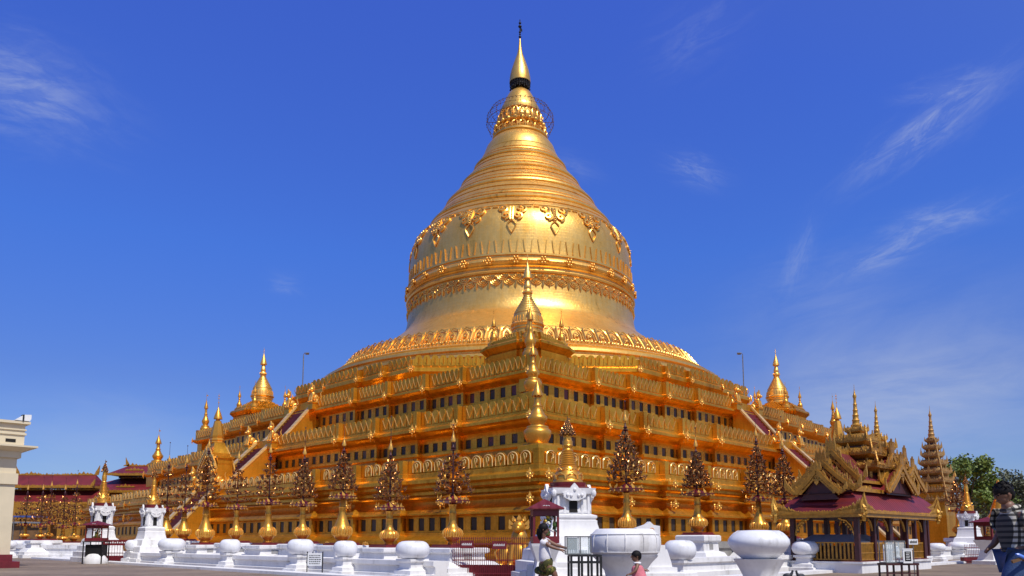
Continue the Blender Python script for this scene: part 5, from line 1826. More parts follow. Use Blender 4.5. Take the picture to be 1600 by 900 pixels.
def hall(label, px0, px1, Y, tiers, ez, name="red_roofed_hall"):
    """long hall with stacked maroon roofs: tiers of (eave z, ridge z, inset, depth)"""
    x0, x1 = wx(px0, Y, 4), wx(px1, Y, 4)
    t = thing(name, label, "hall", ((x0 + x1) / 2, Y, 0), 0, None)
    hw = (x1 - x0) / 2
    MB().box(-hw + .6, hw - .6, 1, 9, 0, ez).build("wall", M["gold_paint"], t)
    for (z0, z1, ins, dep, gab_) in tiers:
        mb = MB()
        w0, w1 = hw - ins, hw - ins - gab_
        d0, d1 = -dep / 2 + 5, dep / 2 + 5
        mb.add([(-w0, d0, z0), (w0, d0, z0), (w0, d1, z0), (-w0, d1, z0), (-w1, 5, z1), (w1, 5, z1), (-w0, d0, z0 - .12), (w0, d0, z0 - .12), (w0, d1, z0 - .12), (-w0, d1, z0 - .12)],
               [(0, 1, 5, 4), (1, 2, 5), (2, 3, 4, 5), (3, 0, 4), (6, 9, 8, 7), (0, 6, 7, 1), (1, 7, 8, 2), (2, 8, 9, 3), (3, 9, 6, 0)])
        rf = mb.build("roof", M["maroon_roof"], t)
        mb = MB()
        mb.box(-w0 - .05, w0 + .05, d0 - .08, d0 - .01, z0 - .2, z0 + .06)
        mb.box(w0 + .01, w0 + .08, d0, d1, z0 - .2, z0 + .06)
        mb.filigree((-w0, d0 - .05, z0), (w0, d0 - .05, z0), .14, .3, .06, .7)
        mb.flame((w0, d0, z0), .8, .35, .12, 0, .3); mb.flame((-w0, d0, z0), .8, .35, .12, 0, -.3)
        mb.filigree((-w1, 5, z1), (w1, 5, z1), .22, .3, .1, .8, True)
        for k in range(3):
            c = -w1 + (2 * w1) * (k + .5) / 3
            for q in range(5): mb.flame((c + (q - 2) * .45, d0 + 1.2 if k % 2 else 5, (z1 if k % 2 == 0 else z0 + .5)), .42 - .11 * abs(q - 2), .4, .12)
        mb.flame((w1, 5, z1), 1.1, .35, .12, 0, .3); mb.flame((-w1, 5, z1), 1.1, .35, .12, 0, -.3)
        mb.build("gilt_trim", M["gold_paint"], rf)
    return t
Yh = 84
zz_ = lambda y: wz(y, Yh)
hall("long hall with two stacked maroon roofs and gilt crests beyond the far left golden trees", -45, 128, Yh - 3,
     [(zz_(786), zz_(764), 0, 6, .9), (zz_(759), zz_(740), .9, 3.4, .5)], zz_(788))
hall("far hall with a taller two-tiered maroon roof just left of the pagoda's terraces", 108, 262, 90,
     [(wz(767, 90), wz(742, 90), 0, 10, 3.2), (wz(742, 90) + .3, wz(722, 90), 3.0, 6, 1.0)], wz(768, 90))
t = thing("canopy", "blue cloth canopy on poles far left behind the bollards", "canopy", (wx(47, 52), 52, 0), .2)
MB().box(-.9, .9, -.6, .6, 2.55, 2.66).build("cloth", M["blue_cloth"], t)
mb = MB()
for x in (-.85, .85):
    for y in (-.55, .55): mb.tube([(x, y, 0), (x, y, 2.6)], .03, 6)
mb.build("pole", M["grey_metal"], t)
t = thing("dark_booth", "dark shaded stall under the blue canopy far left", "stall", (wx(42, 54.5), 54.5, 0), .2)
MB().box(-1.8, 1.6, -.5, .8, 0, 2.2).build("body", M["wood"], t); MB().box(-2.0, 1.8, -.8, 1.0, 2.2, 2.32).build("roof", M["grey_roof"], t)

# golden stupas beyond, right
for px, Y, ty, by, lab in ((1566, 60, 750, 815, "small golden stupa beyond the low brown wall behind the man"),):
    t = thing("golden_stupa", lab, "stupa", (wx(px, Y), Y, 0), 0)
    H0, H1 = wz(by, Y), wz(ty, Y)
    h = H1 - H0
    MB().sq([(1.6, 0), (1.6, H0 * .6), (1.2, H0)]).build("plinth", M["gold_wall"], t)
    MB().lathe([(1.0, H0), (.9, H0 + h * .12), (.7, H0 + h * .2), (.6, H0 + h * .34), (.34, H0 + h * .55), (.2, H0 + h * .75), (.25, H0 + h * .8), (.06, H1)], 20).build("bell", M["gold_vase"], t, 40)
t = thing("brown_wall", "low brown building beyond the right tower pedestal", "building", (wx(1552, 56), 56, 0), .3)
MB().box(-2.6, 2.6, 0, 3, 0, 2.3).box(-2.8, 2.8, -.2, 3.2, 2.302, 2.5).build("wall", M["wood"], t)

# trees: tapered trunk, limbs and leaf clumps
def leaf_tree(label, px, Y, H, W, seed, mat, trunk_h, leaf=.16, n=5200, zbase=0):
    r_ = random.Random(seed)
    t = thing("tree", label, "tree", (wx(px, Y, 4), Y, 0), 0, "trees beyond the pagoda on the right")
    mb = MB()
    mb.tube([(0, 0, 0), (.1, 0, trunk_h * .5), (-.05, .1, trunk_h)], [.32, .24, .18], 8)
    cl = []
    for k in range(11):
        a = r_.uniform(0, 2 * pi); rr = W * r_.uniform(.25, .85); zz = trunk_h + (H - trunk_h) * r_.uniform(.25, .85)
        p = Vector((rr * cos(a), rr * sin(a), zz))
        m = Vector((rr * .4 * cos(a), rr * .4 * sin(a), trunk_h + (zz - trunk_h) * .5))
        mb.tube([(-.05, .1, trunk_h * .9), m, p], [.13, .08, .03], 5)
        for q in range(4):
            p2 = p + Vector((r_.uniform(-1, 1), r_.uniform(-1, 1), r_.uniform(-.2, .8))) * W * .28
            mb.tube([m.lerp(p, .6), p2], [.045, .015], 4)
            cl.append((p2, W * r_.uniform(.13, .26)))
        cl.append((p, W * r_.uniform(.2, .32)))
    cl.append((Vector((0, 0, H * .9)), W * .28)); cl.append((Vector((0, 0, H * .75)), W * .4))
    mb.build("trunk", M["bark"], t, 60)
    vs, fs = [], []
    for i in range(n):
        c, R = cl[r_.randrange(len(cl))]
        d = Vector((r_.gauss(0, 1), r_.gauss(0, 1), r_.gauss(0, .8)))
        d = d.normalized() * (r_.random() ** .45)
        p = c + d * R
        a = Vector((r_.gauss(0, 1), r_.gauss(0, 1), r_.gauss(0, .6))).normalized()
        b = a.cross(Vector((r_.gauss(0, 1), r_.gauss(0, 1), r_.gauss(0, 1)))).normalized()
        s = leaf * r_.uniform(.6, 1.3)
        o = len(vs)
        vs += [tuple(p - a * s), tuple(p + b * s * .5), tuple(p + a * s), tuple(p - b * s * .5)]
        fs.append((o, o + 1, o + 2, o + 3))
    mb = MB(); mb.v, mb.f = vs, fs
    mb.build("crown", M[mat], t)
def foliage(name, c1, c2):
    m, nt, b = new_mat(name)
    g = N(nt, "ShaderNodeNewGeometry")
    n1 = noise(nt, .8, 3, .5, objco(nt))
    mx = N(nt, "ShaderNodeMath", operation="MULTIPLY_ADD")
    nt.links.new(g.outputs["Random Per Island"], mx.inputs[0]); mx.inputs[1].default_value = .5
    nt.links.new(n1.outputs["Fac"], mx.inputs[2])
    nt.links.new(ramp(nt, mx.outputs[0], [(.35, c1), (.95, c2)]), b.inputs["Base Color"])
    b.inputs["Roughness"].default_value = .6
    b.inputs["Transmission Weight"].default_value = 0
    return m
M["foliage_bright"] = foliage("foliage_bright", (.04, .075, .01), (.16, .215, .03))
M["foliage_grey"] = foliage("foliage_grey", (.045, .06, .025), (.15, .155, .085))
M["bark"] = plain("bark", (.10, .075, .05), .85, .4, 5)
leaf_tree("bright green rounded tree beyond the slender tiered tower", 1513, 78, wz(709, 78), 4.0, 5, "foliage_bright", 2.6, .20, 7000)
leaf_tree("grey-green sparse tree at the right edge, above the man's head", 1580, 86, wz(738, 86), 4.6, 9, "foliage_grey", 2.5, .18, 5600)
leaf_tree("dull green tree low between the two larger trees on the right", 1552, 95, wz(764, 95), 4.4, 14, "foliage_grey", 1.8, .22, 4200)
leaf_tree("dark tree partly hidden behind the man at the right edge", 1600, 100, wz(745, 100), 5.0, 17, "foliage_grey", 2.2, .22, 4200)
for i, (px, Y, ty) in enumerate(((1495, 110, 790), (1535, 112, 795), (1575, 110, 792))):
    leaf_tree("dark low tree in the distant row beyond the low brown building", px, Y, wz(ty, Y), 4.6, 30 + i, "foliage_grey", 1.0, .3, 2600)
# ------------------------------------------------------------------ people and birds
def skin_obj(name, joints, edges, mat, parent, sub=2, smooth=True):
    names = list(joints)
    me = bpy.data.meshes.new(name)
    me.from_pydata([joints[k][0] for k in names], [(names.index(a), names.index(b)) for a, b in edges], [])
    me.materials.append(mat)
    o = bpy.data.objects.new(name, me)
    COL.objects.link(o)
    o.parent = parent
    sk = o.modifiers.new('skin', 'SKIN')
    for i, k in enumerate(names):
        r = joints[k][1]
        r = (r, r) if not isinstance(r, tuple) else r
        k_ = 1.2 if name == 'body' else 1.34
        r = (r[0] * k_, r[1] * k_)
        me.skin_vertices[0].data[i].radius = r
    me.skin_vertices[0].data[0].use_root = True
    sk.use_smooth_shade = True
    sk.branch_smoothing = .3
    ss = o.modifiers.new("sub", "SUBSURF"); ss.levels = ss.render_levels = sub
    return o
def chain(*n): return list(zip(n, n[1:]))

def hand(J, E, side, wrist, palm, dirv, nrm, s):
    """five fingers from the palm; dirv = pointing direction, nrm = palm normal"""
    d = Vector(dirv).normalized(); n = Vector(nrm).normalized(); w = d.cross(n).normalized()
    p = Vector(palm)
    J[side + "palm"] = (tuple(p), (.024 * s, .030 * s))
    E.append((wrist, side + "palm"))
    for i, (off, ln) in enumerate(((-.026, .062), (-.009, .074), (.009, .070), (.026, .055))):
        k1 = p + d * .045 * s + w * off * s
        k2 = k1 + (d * .8 + n * .35).normalized() * ln * .5 * s
        k3 = k2 + (d * .5 + n * .7).normalized() * ln * .45 * s
        for q, (v, r) in enumerate(((k1, .010), (k2, .009), (k3, .0075))):
            J["%sf%d%d" % (side, i, q)] = (tuple(v), r * s)
        E += chain(side + "palm", "%sf%d0" % (side, i), "%sf%d1" % (side, i), "%sf%d2" % (side, i))
    t1 = p + w * -.035 * s + d * .008 * s + n * .01 * s
    t2 = t1 + (d * .6 - w * .5 + n * .35).normalized() * .034 * s
    t3 = t2 + (d * .8 + n * .4).normalized() * .028 * s
    for q, v in enumerate((t1, t2, t3)): J["%st%d" % (side, q)] = (tuple(v), (.012, .010, .0085)[q] * s)
    E += chain(side + "palm", side + "t0", side + "t1", side + "t2")

def head_parts(root, c, s, yaw, hairfn, pitch=0):
    """c = head centre (world/local), s = head height; face looks along local -y turned by yaw. Eyes, nose, mouth, ears are modelled."""
    T = Matrix.Translation(c) @ Matrix.Rotation(yaw, 4, 'Z') @ Matrix.Rotation(pitch, 4, 'X')
    mb = MB(); mb.T = T
    mb.sphere((0, .01 * s, .04 * s), .5 * s, 20, 14, (.76, .88, .92))
    mb.sphere((0, -.10 * s, -.20 * s), .34 * s, 16, 10, (.86, .88, .95))
    mb.sphere((0, -.47 * s, -.06 * s), .07 * s, 8, 6, (.9, 1.0, 1.5))
    mb.sphere((0, -.415 * s, -.27 * s), .085 * s, 10, 6, (1.3, .6, .45))
    for e in (-1, 1):
        mb.sphere((e * .385 * s, .03 * s, -.03 * s), .10 * s, 8, 6, (.35, .7, 1.2))
        mb.sphere((e * .16 * s, -.36 * s, .075 * s), .08 * s, 8, 4, (1.3, .6, .35))
    h = mb.build("head", M["skin"], root, 70)
    mb = MB(); mb.T = T
    for e in (-1, 1): mb.sphere((e * .16 * s, -.40 * s, .02 * s), .055 * s, 8, 6, (1.2, .6, .7))
    mb.build("eyes", M["hair"], h, 60)
    mb = MB(); mb.T = T
    hairfn(mb, s)
    mb.build("hair", M["hair"], h, 60)
    return h

# ---- girl in a white shirt, walking to the right with her arm stretched out
def girl():
    x0, y0 = wx(852, 15.2), 15.2
    R = thing("person", "girl in a white shirt and patterned green wrap skirt reaching to the right", "person", (x0, y0, 0), 0)
    J = {}; E = []
    J["pel"] = ((0, 0, .66), (.105, .085))
    J["spi"] = ((-.01, 0, .80), (.085, .07)); J["che"] = ((-.02, 0, .96), (.105, .08)); J["nek"] = ((-.03, 0, 1.09), .04); J["neh"] = ((-.028, -.01, 1.15), .038)
    J["hd"] = ((-.03, -.01, 1.22), .06)
    E += chain("pel", "spi", "che", "nek", "neh", "hd")
    J["shl"] = ((-.06, -.11, 1.04), .042); J["ell"] = ((.10, -.17, .92), .030); J["wrl"] = ((.26, -.20, .87), .022)
    J["shr"] = ((.04, .11, 1.04), .042); J["elr"] = ((.22, .10, .95), .030); J["wrr"] = ((.40, .02, .895), .022)
    E += chain("che", "shl", "ell", "wrl") + chain("che", "shr", "elr", "wrr")
    hand(J, E, "l", "wrl", (.31, -.20, .86), (1, 0, -.1), (0, .4, -1), .85)
    hand(J, E, "r", "wrr", (.455, -.0, .885), (1, -.2, -.15), (0, -.2, -1), .85)
    J["hpl"] = ((-.02, -.08, .60), .08); J["knl"] = ((.17, -.09, .42), .055); J["anl"] = ((.24, -.09, .09), .034); J["ftl"] = ((.35, -.09, .03), .028)
    J["hpr"] = ((-.02, .08, .60), .08); J["knr"] = ((-.06, .08, .36), .055); J["anr"] = ((-.25, .08, .12), .034); J["ftr"] = ((-.17, .08, .03), .028)
    E += chain("pel", "hpl", "knl", "anl", "ftl") + chain("pel", "hpr", "knr", "anr", "ftr")
    skin_obj("body", J, E, M["skin"], R)
    S = {"a": ((0.005, 0, .57), (.15, .12)), "b": ((-.01, 0, .78), (.118, .10)), "c": ((-.02, 0, .95), (.122, .102)), "d": ((-.03, 0, 1.06), (.075, .062)),
         "l1": ((-.06, -.12, 1.03), .058), "l2": ((.02, -.155, .965), .055), "r1": ((.03, .12, 1.03), .058), "r2": ((.12, .12, .98), .055)}
    skin_obj("shirt", S, chain("a", "b", "c", "d") + chain("c", "l1", "l2") + chain("c", "r1", "r2"), M["white_cloth"], R)
    K = {"a": ((0, 0, .76), (.10, .085)), "b": ((.01, 0, .58), (.145, .125)), "l1": ((.07, -.08, .50), .10), "l2": ((.17, -.09, .40), .085), "r1": ((-.05, .08, .48), .10), "r2": ((-.08, .08, .36), .085), "m": ((.03, 0, .45), .09)}
    skin_obj("skirt", K, chain("a", "b", "l1", "l2") + chain("b", "r1", "r2") + chain("b", "m"), M["skirt"], R)
    def hair(mb, s):
        mb.sphere((0, .06 * s, .10 * s), .53 * s, 18, 12, (.82, .92, .92))
        mb.sphere((0, .3 * s, -.15 * s), .38 * s, 14, 9, (.95, .75, 1.2))
        mb.tube([(0, .42 * s, 0), (0, .5 * s, -.4 * s), (.04, .42 * s, -.85 * s), (.06, .3 * s, -1.2 * s)], [.24 * s, .26 * s, .2 * s, .07 * s], 10)
    head_parts(R, (-.025, -.015, 1.265), .205, radians(80), hair, .0)
def skirt_mat():
    m, nt, b = new_mat("printed_skirt")
    co = objco(nt)
    v = N(nt, "ShaderNodeTexVoronoi"); v.inputs["Scale"].default_value = 24
    nt.links.new(co, v.inputs["Vector"])
    nt.links.new(ramp(nt, v.outputs["Distance"], [(.12, (.35, .30, .05)), (.3, (.10, .09, .01)), (.6, (.05, .05, .008))]), b.inputs["Base Color"])
    b.inputs["Roughness"].default_value = .8
    return m
M["skirt"] = skirt_mat()
girl()

def child():
    x0, y0 = wx(995, 12.4), 12.4
    R = thing("person", "small child in a pink dress walking left before the panelled bowl", "person", (x0, y0, 0), 0)
    J = {}; E = []
    J["pel"] = ((.03, 0, .42), (.07, .06)); J["spi"] = ((.015, 0, .52), (.065, .055)); J["che"] = ((0, 0, .62), (.07, .058)); J["nek"] = ((-.01, 0, .705), .028); J["hd"] = ((-.012, 0, .76), .045)
    E += chain("pel", "spi", "che", "nek", "hd")
    J["shl"] = ((-.005, -.075, .665), .030); J["ell"] = ((-.045, -.115, .575), .023); J["wrl"] = ((-.115, -.12, .525), .017)
    J["shr"] = ((.01, .075, .665), .030); J["elr"] = ((.06, .11, .59), .023); J["wrr"] = ((.12, .11, .58), .017)
    E += chain("che", "shl", "ell", "wrl") + chain("che", "shr", "elr", "wrr")
    hand(J, E, "l", "wrl", (-.145, -.12, .515), (-1, 0, -.15), (0, .3, -1), .6)
    hand(J, E, "r", "wrr", (.15, .11, .575), (1, 0, 0), (0, .3, -1), .6)
    for s, sx in (("l", -1), ("r", 1)):
        J["hp" + s] = ((.02, sx * .05, .38), .05); J["kn" + s] = ((sx * .06 + .01, sx * .05, .24), .036); J["an" + s] = ((sx * .09 + .03, sx * .05, .05), .024); J["ft" + s] = ((sx * .09 - .04, sx * .05, .02), .02)
        E += chain("pel", "hp" + s, "kn" + s, "an" + s, "ft" + s)
    skin_obj("body", J, E, M["skin"], R)
    S = {"t": ((0, 0, .665), (.06, .06)), "a": ((0, 0, .60), (.08, .068)), "b": ((.02, 0, .50), (.092, .078)), "c": ((.04, 0, .38), (.115, .10)), "d": ((.055, 0, .27), (.135, .12))}
    skin_obj("dress", S, chain("b", "a", "t") + chain("b", "c", "d"), M["pink_cloth"], R)
    MB().lathe([(.062, .675), (.066, .69), (.05, .705), (.03, .71)], 16).build("collar", M["white_cloth"], R, 60)
    def hair(mb, s):
        mb.sphere((0, .05 * s, .12 * s), .53 * s, 18, 12, (.82, .92, .86)); mb.sphere((0, .25 * s, -.05 * s), .36 * s, 12, 8, (1, .8, 1))
    head_parts(R, (-.018, 0, .795), .165, radians(-82), hair)
child()

def plaid_mat():
    m, nt, b = new_mat("plaid_shirt")
    co = objco(nt)
    sx = N(nt, "ShaderNodeSeparateXYZ"); nt.links.new(co, sx.inputs[0])
    def band(sock, f, w):
        a = N(nt, "ShaderNodeMath", operation="MULTIPLY"); nt.links.new(sock, a.inputs[0]); a.inputs[1].default_value = f
        fr = N(nt, "ShaderNodeMath", operation="FRACT"); nt.links.new(a.outputs[0], fr.inputs[0])
        g = N(nt, "ShaderNodeMath", operation="LESS_THAN"); nt.links.new(fr.outputs[0], g.inputs[0]); g.inputs[1].default_value = w
        return g.outputs[0]
    hsum = N(nt, "ShaderNodeMath", operation="ADD"); nt.links.new(sx.outputs[0], hsum.inputs[0]); hsum.inputs[1].default_value = 5.0
    v, h = band(hsum.outputs[0], 15, .45), band(sx.outputs[2], 15, .45)
    ad = N(nt, "ShaderNodeMath", operation="ADD"); nt.links.new(v, ad.inputs[0]); nt.links.new(h, ad.inputs[1])
    hf = N(nt, "ShaderNodeMath", operation="MULTIPLY"); nt.links.new(ad.outputs[0], hf.inputs[0]); hf.inputs[1].default_value = .5
    nt.links.new(ramp(nt, hf.outputs[0], [(.1, (.56, .52, .42)), (.45, (.10, .09, .07)), (.9, (.012, .012, .012))]), b.inputs["Base Color"])
    b.inputs["Roughness"].default_value = .85
    return m
M["plaid"] = plaid_mat()
def man():
    x0, y0 = wx(1585, 9.3), 9.3
    R = thing("person", "man in a plaid shirt and jeans walking at the right edge", "person", (x0, y0, 0), 0)
    J = {}; E = []
    J["pel"] = ((.02, 0, .93), (.13, .11)); J["spi"] = ((.03, 0, 1.10), (.12, .10)); J["che"] = ((.02, 0, 1.28), (.12, .095)); J["nek"] = ((-.04, 0, 1.44), .058); J["hd"] = ((-.075, 0, 1.52), .075)
    E += chain("pel", "spi", "che", "nek", "hd")
    J["shl"] = ((.02, -.19, 1.36), .06); J["ell"] = ((.06, -.25, 1.12), .044); J["wrl"] = ((.02, -.27, .93), .030)
    J["shr"] = ((.02, .19, 1.36), .06); J["elr"] = ((-.02, .24, 1.12), .044); J["wrr"] = ((-.14, .20, .98), .030)
    E += chain("che", "shl", "ell", "wrl") + chain("che", "shr", "elr", "wrr")
    hand(J, E, "l", "wrl", (-.02, -.27, .885), (-.5, 0, -1), (-1, .3, .3), 1.0)
    hand(J, E, "r", "wrr", (-.18, .18, .96), (-1, -.2, -.3), (0, -.5, -1), 1.0)
    J["hpl"] = ((.0, -.10, .86), .10); J["knl"] = ((-.16, -.11, .52), .068); J["anl"] = ((-.10, -.11, .09), .045); J["ftl"] = ((-.24, -.12, .04), .042)
    J["hpr"] = ((.04, .10, .86), .10); J["knr"] = ((.12, .11, .50), .068); J["anr"] = ((.36, .11, .14), .045); J["ftr"] = ((.26, .12, .05), .042)
    E += chain("pel", "hpl", "knl", "anl", "ftl") + chain("pel", "hpr", "knr", "anr", "ftr")
    skin_obj("body", J, E, M["skin"], R)
    S = {"b": ((.03, 0, 1.08), (.145, .125)), "a": ((.02, 0, .90), (.155, .14)), "c": ((.02, 0, 1.27), (.165, .135)), "d": ((-.01, 0, 1.40), (.135, .11)), "e": ((-.035, 0, 1.475), .082),
         "l1": ((.02, -.19, 1.37), .088), "l2": ((.05, -.245, 1.16), .078), "r1": ((.02, .19, 1.37), .088), "r2": ((-.01, .235, 1.16), .078)}
    skin_obj("shirt", S, chain("b", "a") + chain("b", "c", "d", "e") + chain("c", "l1", "l2") + chain("c", "r1", "r2"), M["plaid"], R)
    K = {"a": ((.02, 0, .90), (.14, .125)), "l0": ((.0, -.09, .84), .125), "l1": ((-.16, -.11, .52), .092), "l2": ((-.10, -.11, .13), .07), "r0": ((.04, .09, .84), .125), "r1": ((.12, .11, .50), .092), "r2": ((.34, .11, .18), .07)}
    skin_obj("jeans", K, chain("a", "l0", "l1", "l2") + chain("a", "r0", "r1", "r2"), M["denim"], R)
    def hair(mb, s):
        mb.sphere((0, .05 * s, .17 * s), .54 * s, 20, 12, (.80, .93, .78)); mb.sphere((0, .28 * s, -.02 * s), .36 * s, 12, 8, (1, .75, 1.05))
        for k in range(70):
            a, b_ = rnd.uniform(0, 2 * pi), rnd.uniform(.1, 1.3)
            p = Vector((.43 * cos(a) * sin(b_), .05 + .50 * sin(a) * sin(b_), .17 + .42 * cos(b_))) * s
            mb.flame(p - Vector((0, 0, .02 * s)), .12 * s, .08 * s, .02, a, rnd.uniform(-.02, .02))
    head_parts(R, (-.09, 0, 1.60), .235, radians(-88), hair, .25)
    MB().at((.03, -.268, .955)).lathe([(.034, -.012), (.038, 0), (.034, .012)], 14).build("bracelet", M["grey_metal"], R, 60)
    # what he carries
    t = thing("carried_stick", "flat wooden stick held in the man's hand", "stick", (x0, y0, 0), 0)
    MB().bar((-.24, -.30, .80), (.34, -.30, 1.0), .03, .035).build("shaft", M["wood"], t)
    t = thing("water_bottle", "small blue water bottle held beside the stick", "bottle", (x0 - .15, y0 - .31, .87), 0)
    mb = MB(); mb.at((0, 0, 0), 0, 0, -1.15).lathe([(.02, -.06), (.022, -.05), (.022, .03), (.009, .045), (.009, .055)], 12)
    mb.build("body", M["blue_plastic"], t, 50)
M["blue_plastic"] = plain("blue_plastic", (.12, .25, .75), .2, .2, 9)
man()

def pigeon(label, px, Y, yaw):
    t = thing("pigeon", label, "pigeon", (wx(px, Y), Y, 0), yaw, "pigeons on the courtyard")
    mb = MB()
    mb.sphere((0, 0, .13), .075, 12, 8, (1.5, .85, .9))
    mb.tube([(-.08, 0, .15), (-.12, 0, .21), (-.125, 0, .235)], [.045, .03, .028], 8)
    mb.sphere((-.128, 0, .25), .03, 8, 6); mb.tube([(-.15, 0, .25), (-.18, 0, .242)], [.01, .003], 5)
    mb.bar((.08, 0, .12), (.2, 0, .085), .06, .018)
    mb.build("body", M["pigeon"], t, 60)
    for s in (-1, 1):
        MB().tube([(0, s * .025, .08), (.0, s * .025, .006), (-.03, s * .03, .005)], .006, 5).build("leg", M["maroon"], t)
pigeon("dark pigeon at the foot of the bowl bollard, left of the pair", 1228, 20.3, 2.9)
pigeon("dark pigeon standing before the bowl bollard, right of the pair", 1249, 20.1, .25)
# ------------------------------------------------------------------ ground
mb = MB(); mb.box(-1500, 1500, -300, 2500, -.5, 0.0)
tag(mb.build("ground", M["ground"]), kind="structure")

# ------------------------------------------------------------------ light
SUN_AZ, SUN_EL = radians(32), radians(56)      # azimuth: from straight behind the camera towards its right
sd = Vector((sin(SUN_AZ) * cos(SUN_EL), -cos(SUN_AZ) * cos(SUN_EL), sin(SUN_EL)))
sun = bpy.data.objects.new("sun", bpy.data.lights.new("sun", "SUN"))
COL.objects.link(sun)
sun.data.energy = 4.2
sun.data.angle = radians(.53)
sun.data.color = (1.0, .955, .88)
sun.rotation_euler = (-sd).to_track_quat('-Z', 'Y').to_euler()
sun.location = (30, -40, 60)
w = bpy.data.worlds.new("World"); scene.world = w; w.use_nodes = True
nt = w.node_tree
bg = nt.nodes["Background"]
sky = N(nt, "ShaderNodeTexSky", sky_type="NISHITA")
sky.sun_disc = False
sky.sun_elevation = SUN_EL
sky.sun_rotation = math.atan2(sd.x, sd.y)
sky.air_density = 1.0; sky.dust_density = .3; sky.ozone_density = 2.5
tint = N(nt, "ShaderNodeMix", data_type="RGBA", blend_type="MULTIPLY")
tint.inputs[0].default_value = 1
nt.links.new(sky.outputs[0], tint.inputs[6])
tc = N(nt, "ShaderNodeTexCoord")
sep = N(nt, "ShaderNodeSeparateXYZ"); nt.links.new(tc.outputs["Generated"], sep.inputs[0])
tr = ramp(nt, sep.outputs[2], [(.0, (.23, .29, .42)), (.19, (.205, .275, .52)), (.35, (.20, .345, .755)), (.60, (.25, .365, .95))])
sdn = N(nt, "ShaderNodeVectorMath", operation="DOT_PRODUCT")
nt.links.new(tc.outputs["Generated"], sdn.inputs[0]); sdn.inputs[1].default_value = tuple(sd)
near = maprange(nt, sdn.outputs["Value"], .15, .9, 0, 1)
tm = N(nt, "ShaderNodeMix", data_type="RGBA")
nt.links.new(near, tm.inputs[0]); nt.links.new(tr, tm.inputs[6]); tm.inputs[7].default_value = (.50, .48, .56, 1)
sc2 = N(nt, "ShaderNodeVectorMath", operation="SCALE")
nt.links.new(tm.outputs[2], sc2.inputs[0]); sc2.inputs["Scale"].default_value = 2.12
nt.links.new(sc2.outputs[0], tint.inputs[7])
DIRV = tc.outputs["Generated"]
def pixdir(px, py):
    x = (px - 800) / F_PX; v = (450 - py) / F_PX - ((450 - HY) / F_PX + math.tan(PITCH))
    d = Vector((x, cos(PITCH) - v * sin(PITCH), sin(PITCH) + v * cos(PITCH)))
    return d.normalized()
def dotn(vec):
    n = N(nt, "ShaderNodeVectorMath", operation="DOT_PRODUCT")
    nt.links.new(DIRV, n.inputs[0]); n.inputs[1].default_value = vec
    return n.outputs["Value"]
def mth(op, a, b=None, c=None):
    n = N(nt, "ShaderNodeMath", operation=op)
    for i, v in enumerate((a, b, c)):
        if v is None: continue
        if isinstance(v, (int, float)): n.inputs[i].default_value = v
        else: nt.links.new(v, n.inputs[i])
    return n.outputs[0]
total = None
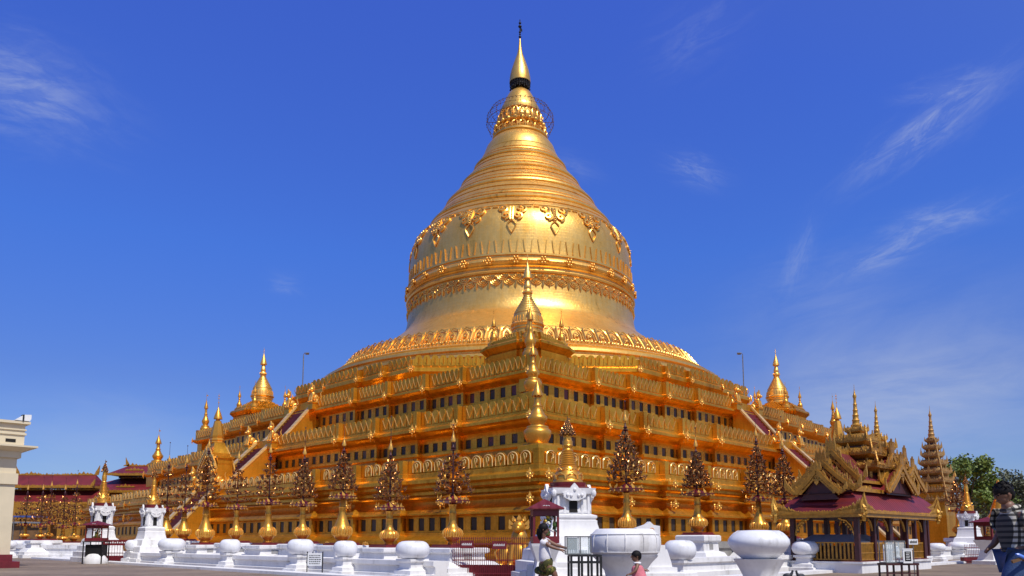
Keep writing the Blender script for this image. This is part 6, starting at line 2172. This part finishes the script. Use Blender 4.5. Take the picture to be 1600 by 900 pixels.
def wisp(p0, p1, wid, amp, sc, cut=.45):
    global total
    a, b = pixdir(*p0), pixdir(*p1)
    c = (a + b).normalized()
    u = (b - a); half = u.length / 2; u.normalize()
    v = c.cross(u).normalized()
    du = mth("DIVIDE", dotn(tuple(u)), half * 1.15)
    du = mth("SUBTRACT", du, c.dot(u) / (half * 1.15))
    dv = mth("DIVIDE", dotn(tuple(v)), wid / F_PX)
    # noise stretched along the wisp
    cb = N(nt, "ShaderNodeCombineXYZ")
    nt.links.new(mth("MULTIPLY", dotn(tuple(u)), sc * .45), cb.inputs[0])
    nt.links.new(mth("MULTIPLY", dotn(tuple(v)), sc * 1.6), cb.inputs[1])
    cb.inputs[2].default_value = len(nt.nodes) * .37
    nz = noise(nt, 1.0, 7, .62, cb.outputs[0], 1.2)
    wob = mth("MULTIPLY_ADD", nz.outputs["Fac"], 1.6, -.8)
    dv = mth("ADD", dv, wob)
    r2 = mth("ADD", mth("MULTIPLY", du, du), mth("MULTIPLY", dv, dv))
    g = mth("EXPONENT", mth("MULTIPLY", r2, -1.6))
    cbz = noise(nt, 1.0, 8, .66, cb.outputs[0], .6)
    cbz.inputs["Scale"].default_value = 2.3
    m = maprange(nt, cbz.outputs["Fac"], cut, cut + .38, 0.10, 1)
    front = mth("GREATER_THAN", dotn(tuple(c)), .5)
    k = mth("MULTIPLY", mth("MULTIPLY", mth("MULTIPLY", g, m), amp), front)
    total = k if total is None else mth("ADD", total, k)
wisp((-60, 130), (120, 150), 55, .62, 16)
wisp((0, 110), (190, 210), 60, .28, 12)
wisp((1340, 280), (1560, 120), 26, .75, 18)
wisp((1420, 150), (1540, 125), 16, .8, 22)
wisp((1300, 430), (1560, 310), 22, .6, 18)
wisp((1400, 350), (1540, 335), 16, .7, 22)
wisp((1230, 460), (1270, 340), 16, .35, 20)
wisp((1040, 250), (1130, 280), 22, .5, 20)
wisp((1020, 90), (1160, 10), 45, .25, 14)
wisp((860, 250), (930, 275), 18, .3, 20)
wisp((420, 440), (470, 450), 18, .25, 20)
wisp((1240, 640), (1640, 580), 60, .35, 8, .3)
wisp((1150, 480), (1400, 420), 60, .18, 9, .35)
wisp((1120, 660), (1660, 610), 150, .42, 5, .15)
wisp((-40, 690), (330, 700), 80, .18, 6, .2)
mxn = N(nt, "ShaderNodeMix", data_type="RGBA")
nt.links.new(mth("MINIMUM", total, .9), mxn.inputs[0])
nt.links.new(tint.outputs[2], mxn.inputs[6])
mxn.inputs[7].default_value = (4.6, 5.2, 6.8, 1)
nt.links.new(mxn.outputs[2], bg.inputs["Color"])
bg.inputs["Strength"].default_value = .105
scene.view_settings.view_transform = 'Standard'
scene.view_settings.look = 'None'
scene.view_settings.gamma = 1
scene.view_settings.exposure = 0.0
scene.render.engine = "CYCLES"
scene.cycles.use_denoising = True
scene.cycles.max_bounces = 8
scene.cycles.glossy_bounces = 6
scene.cycles.transparent_max_bounces = 12
scene.cycles.caustics_reflective = True
scene.cycles.sample_clamp_indirect = 6
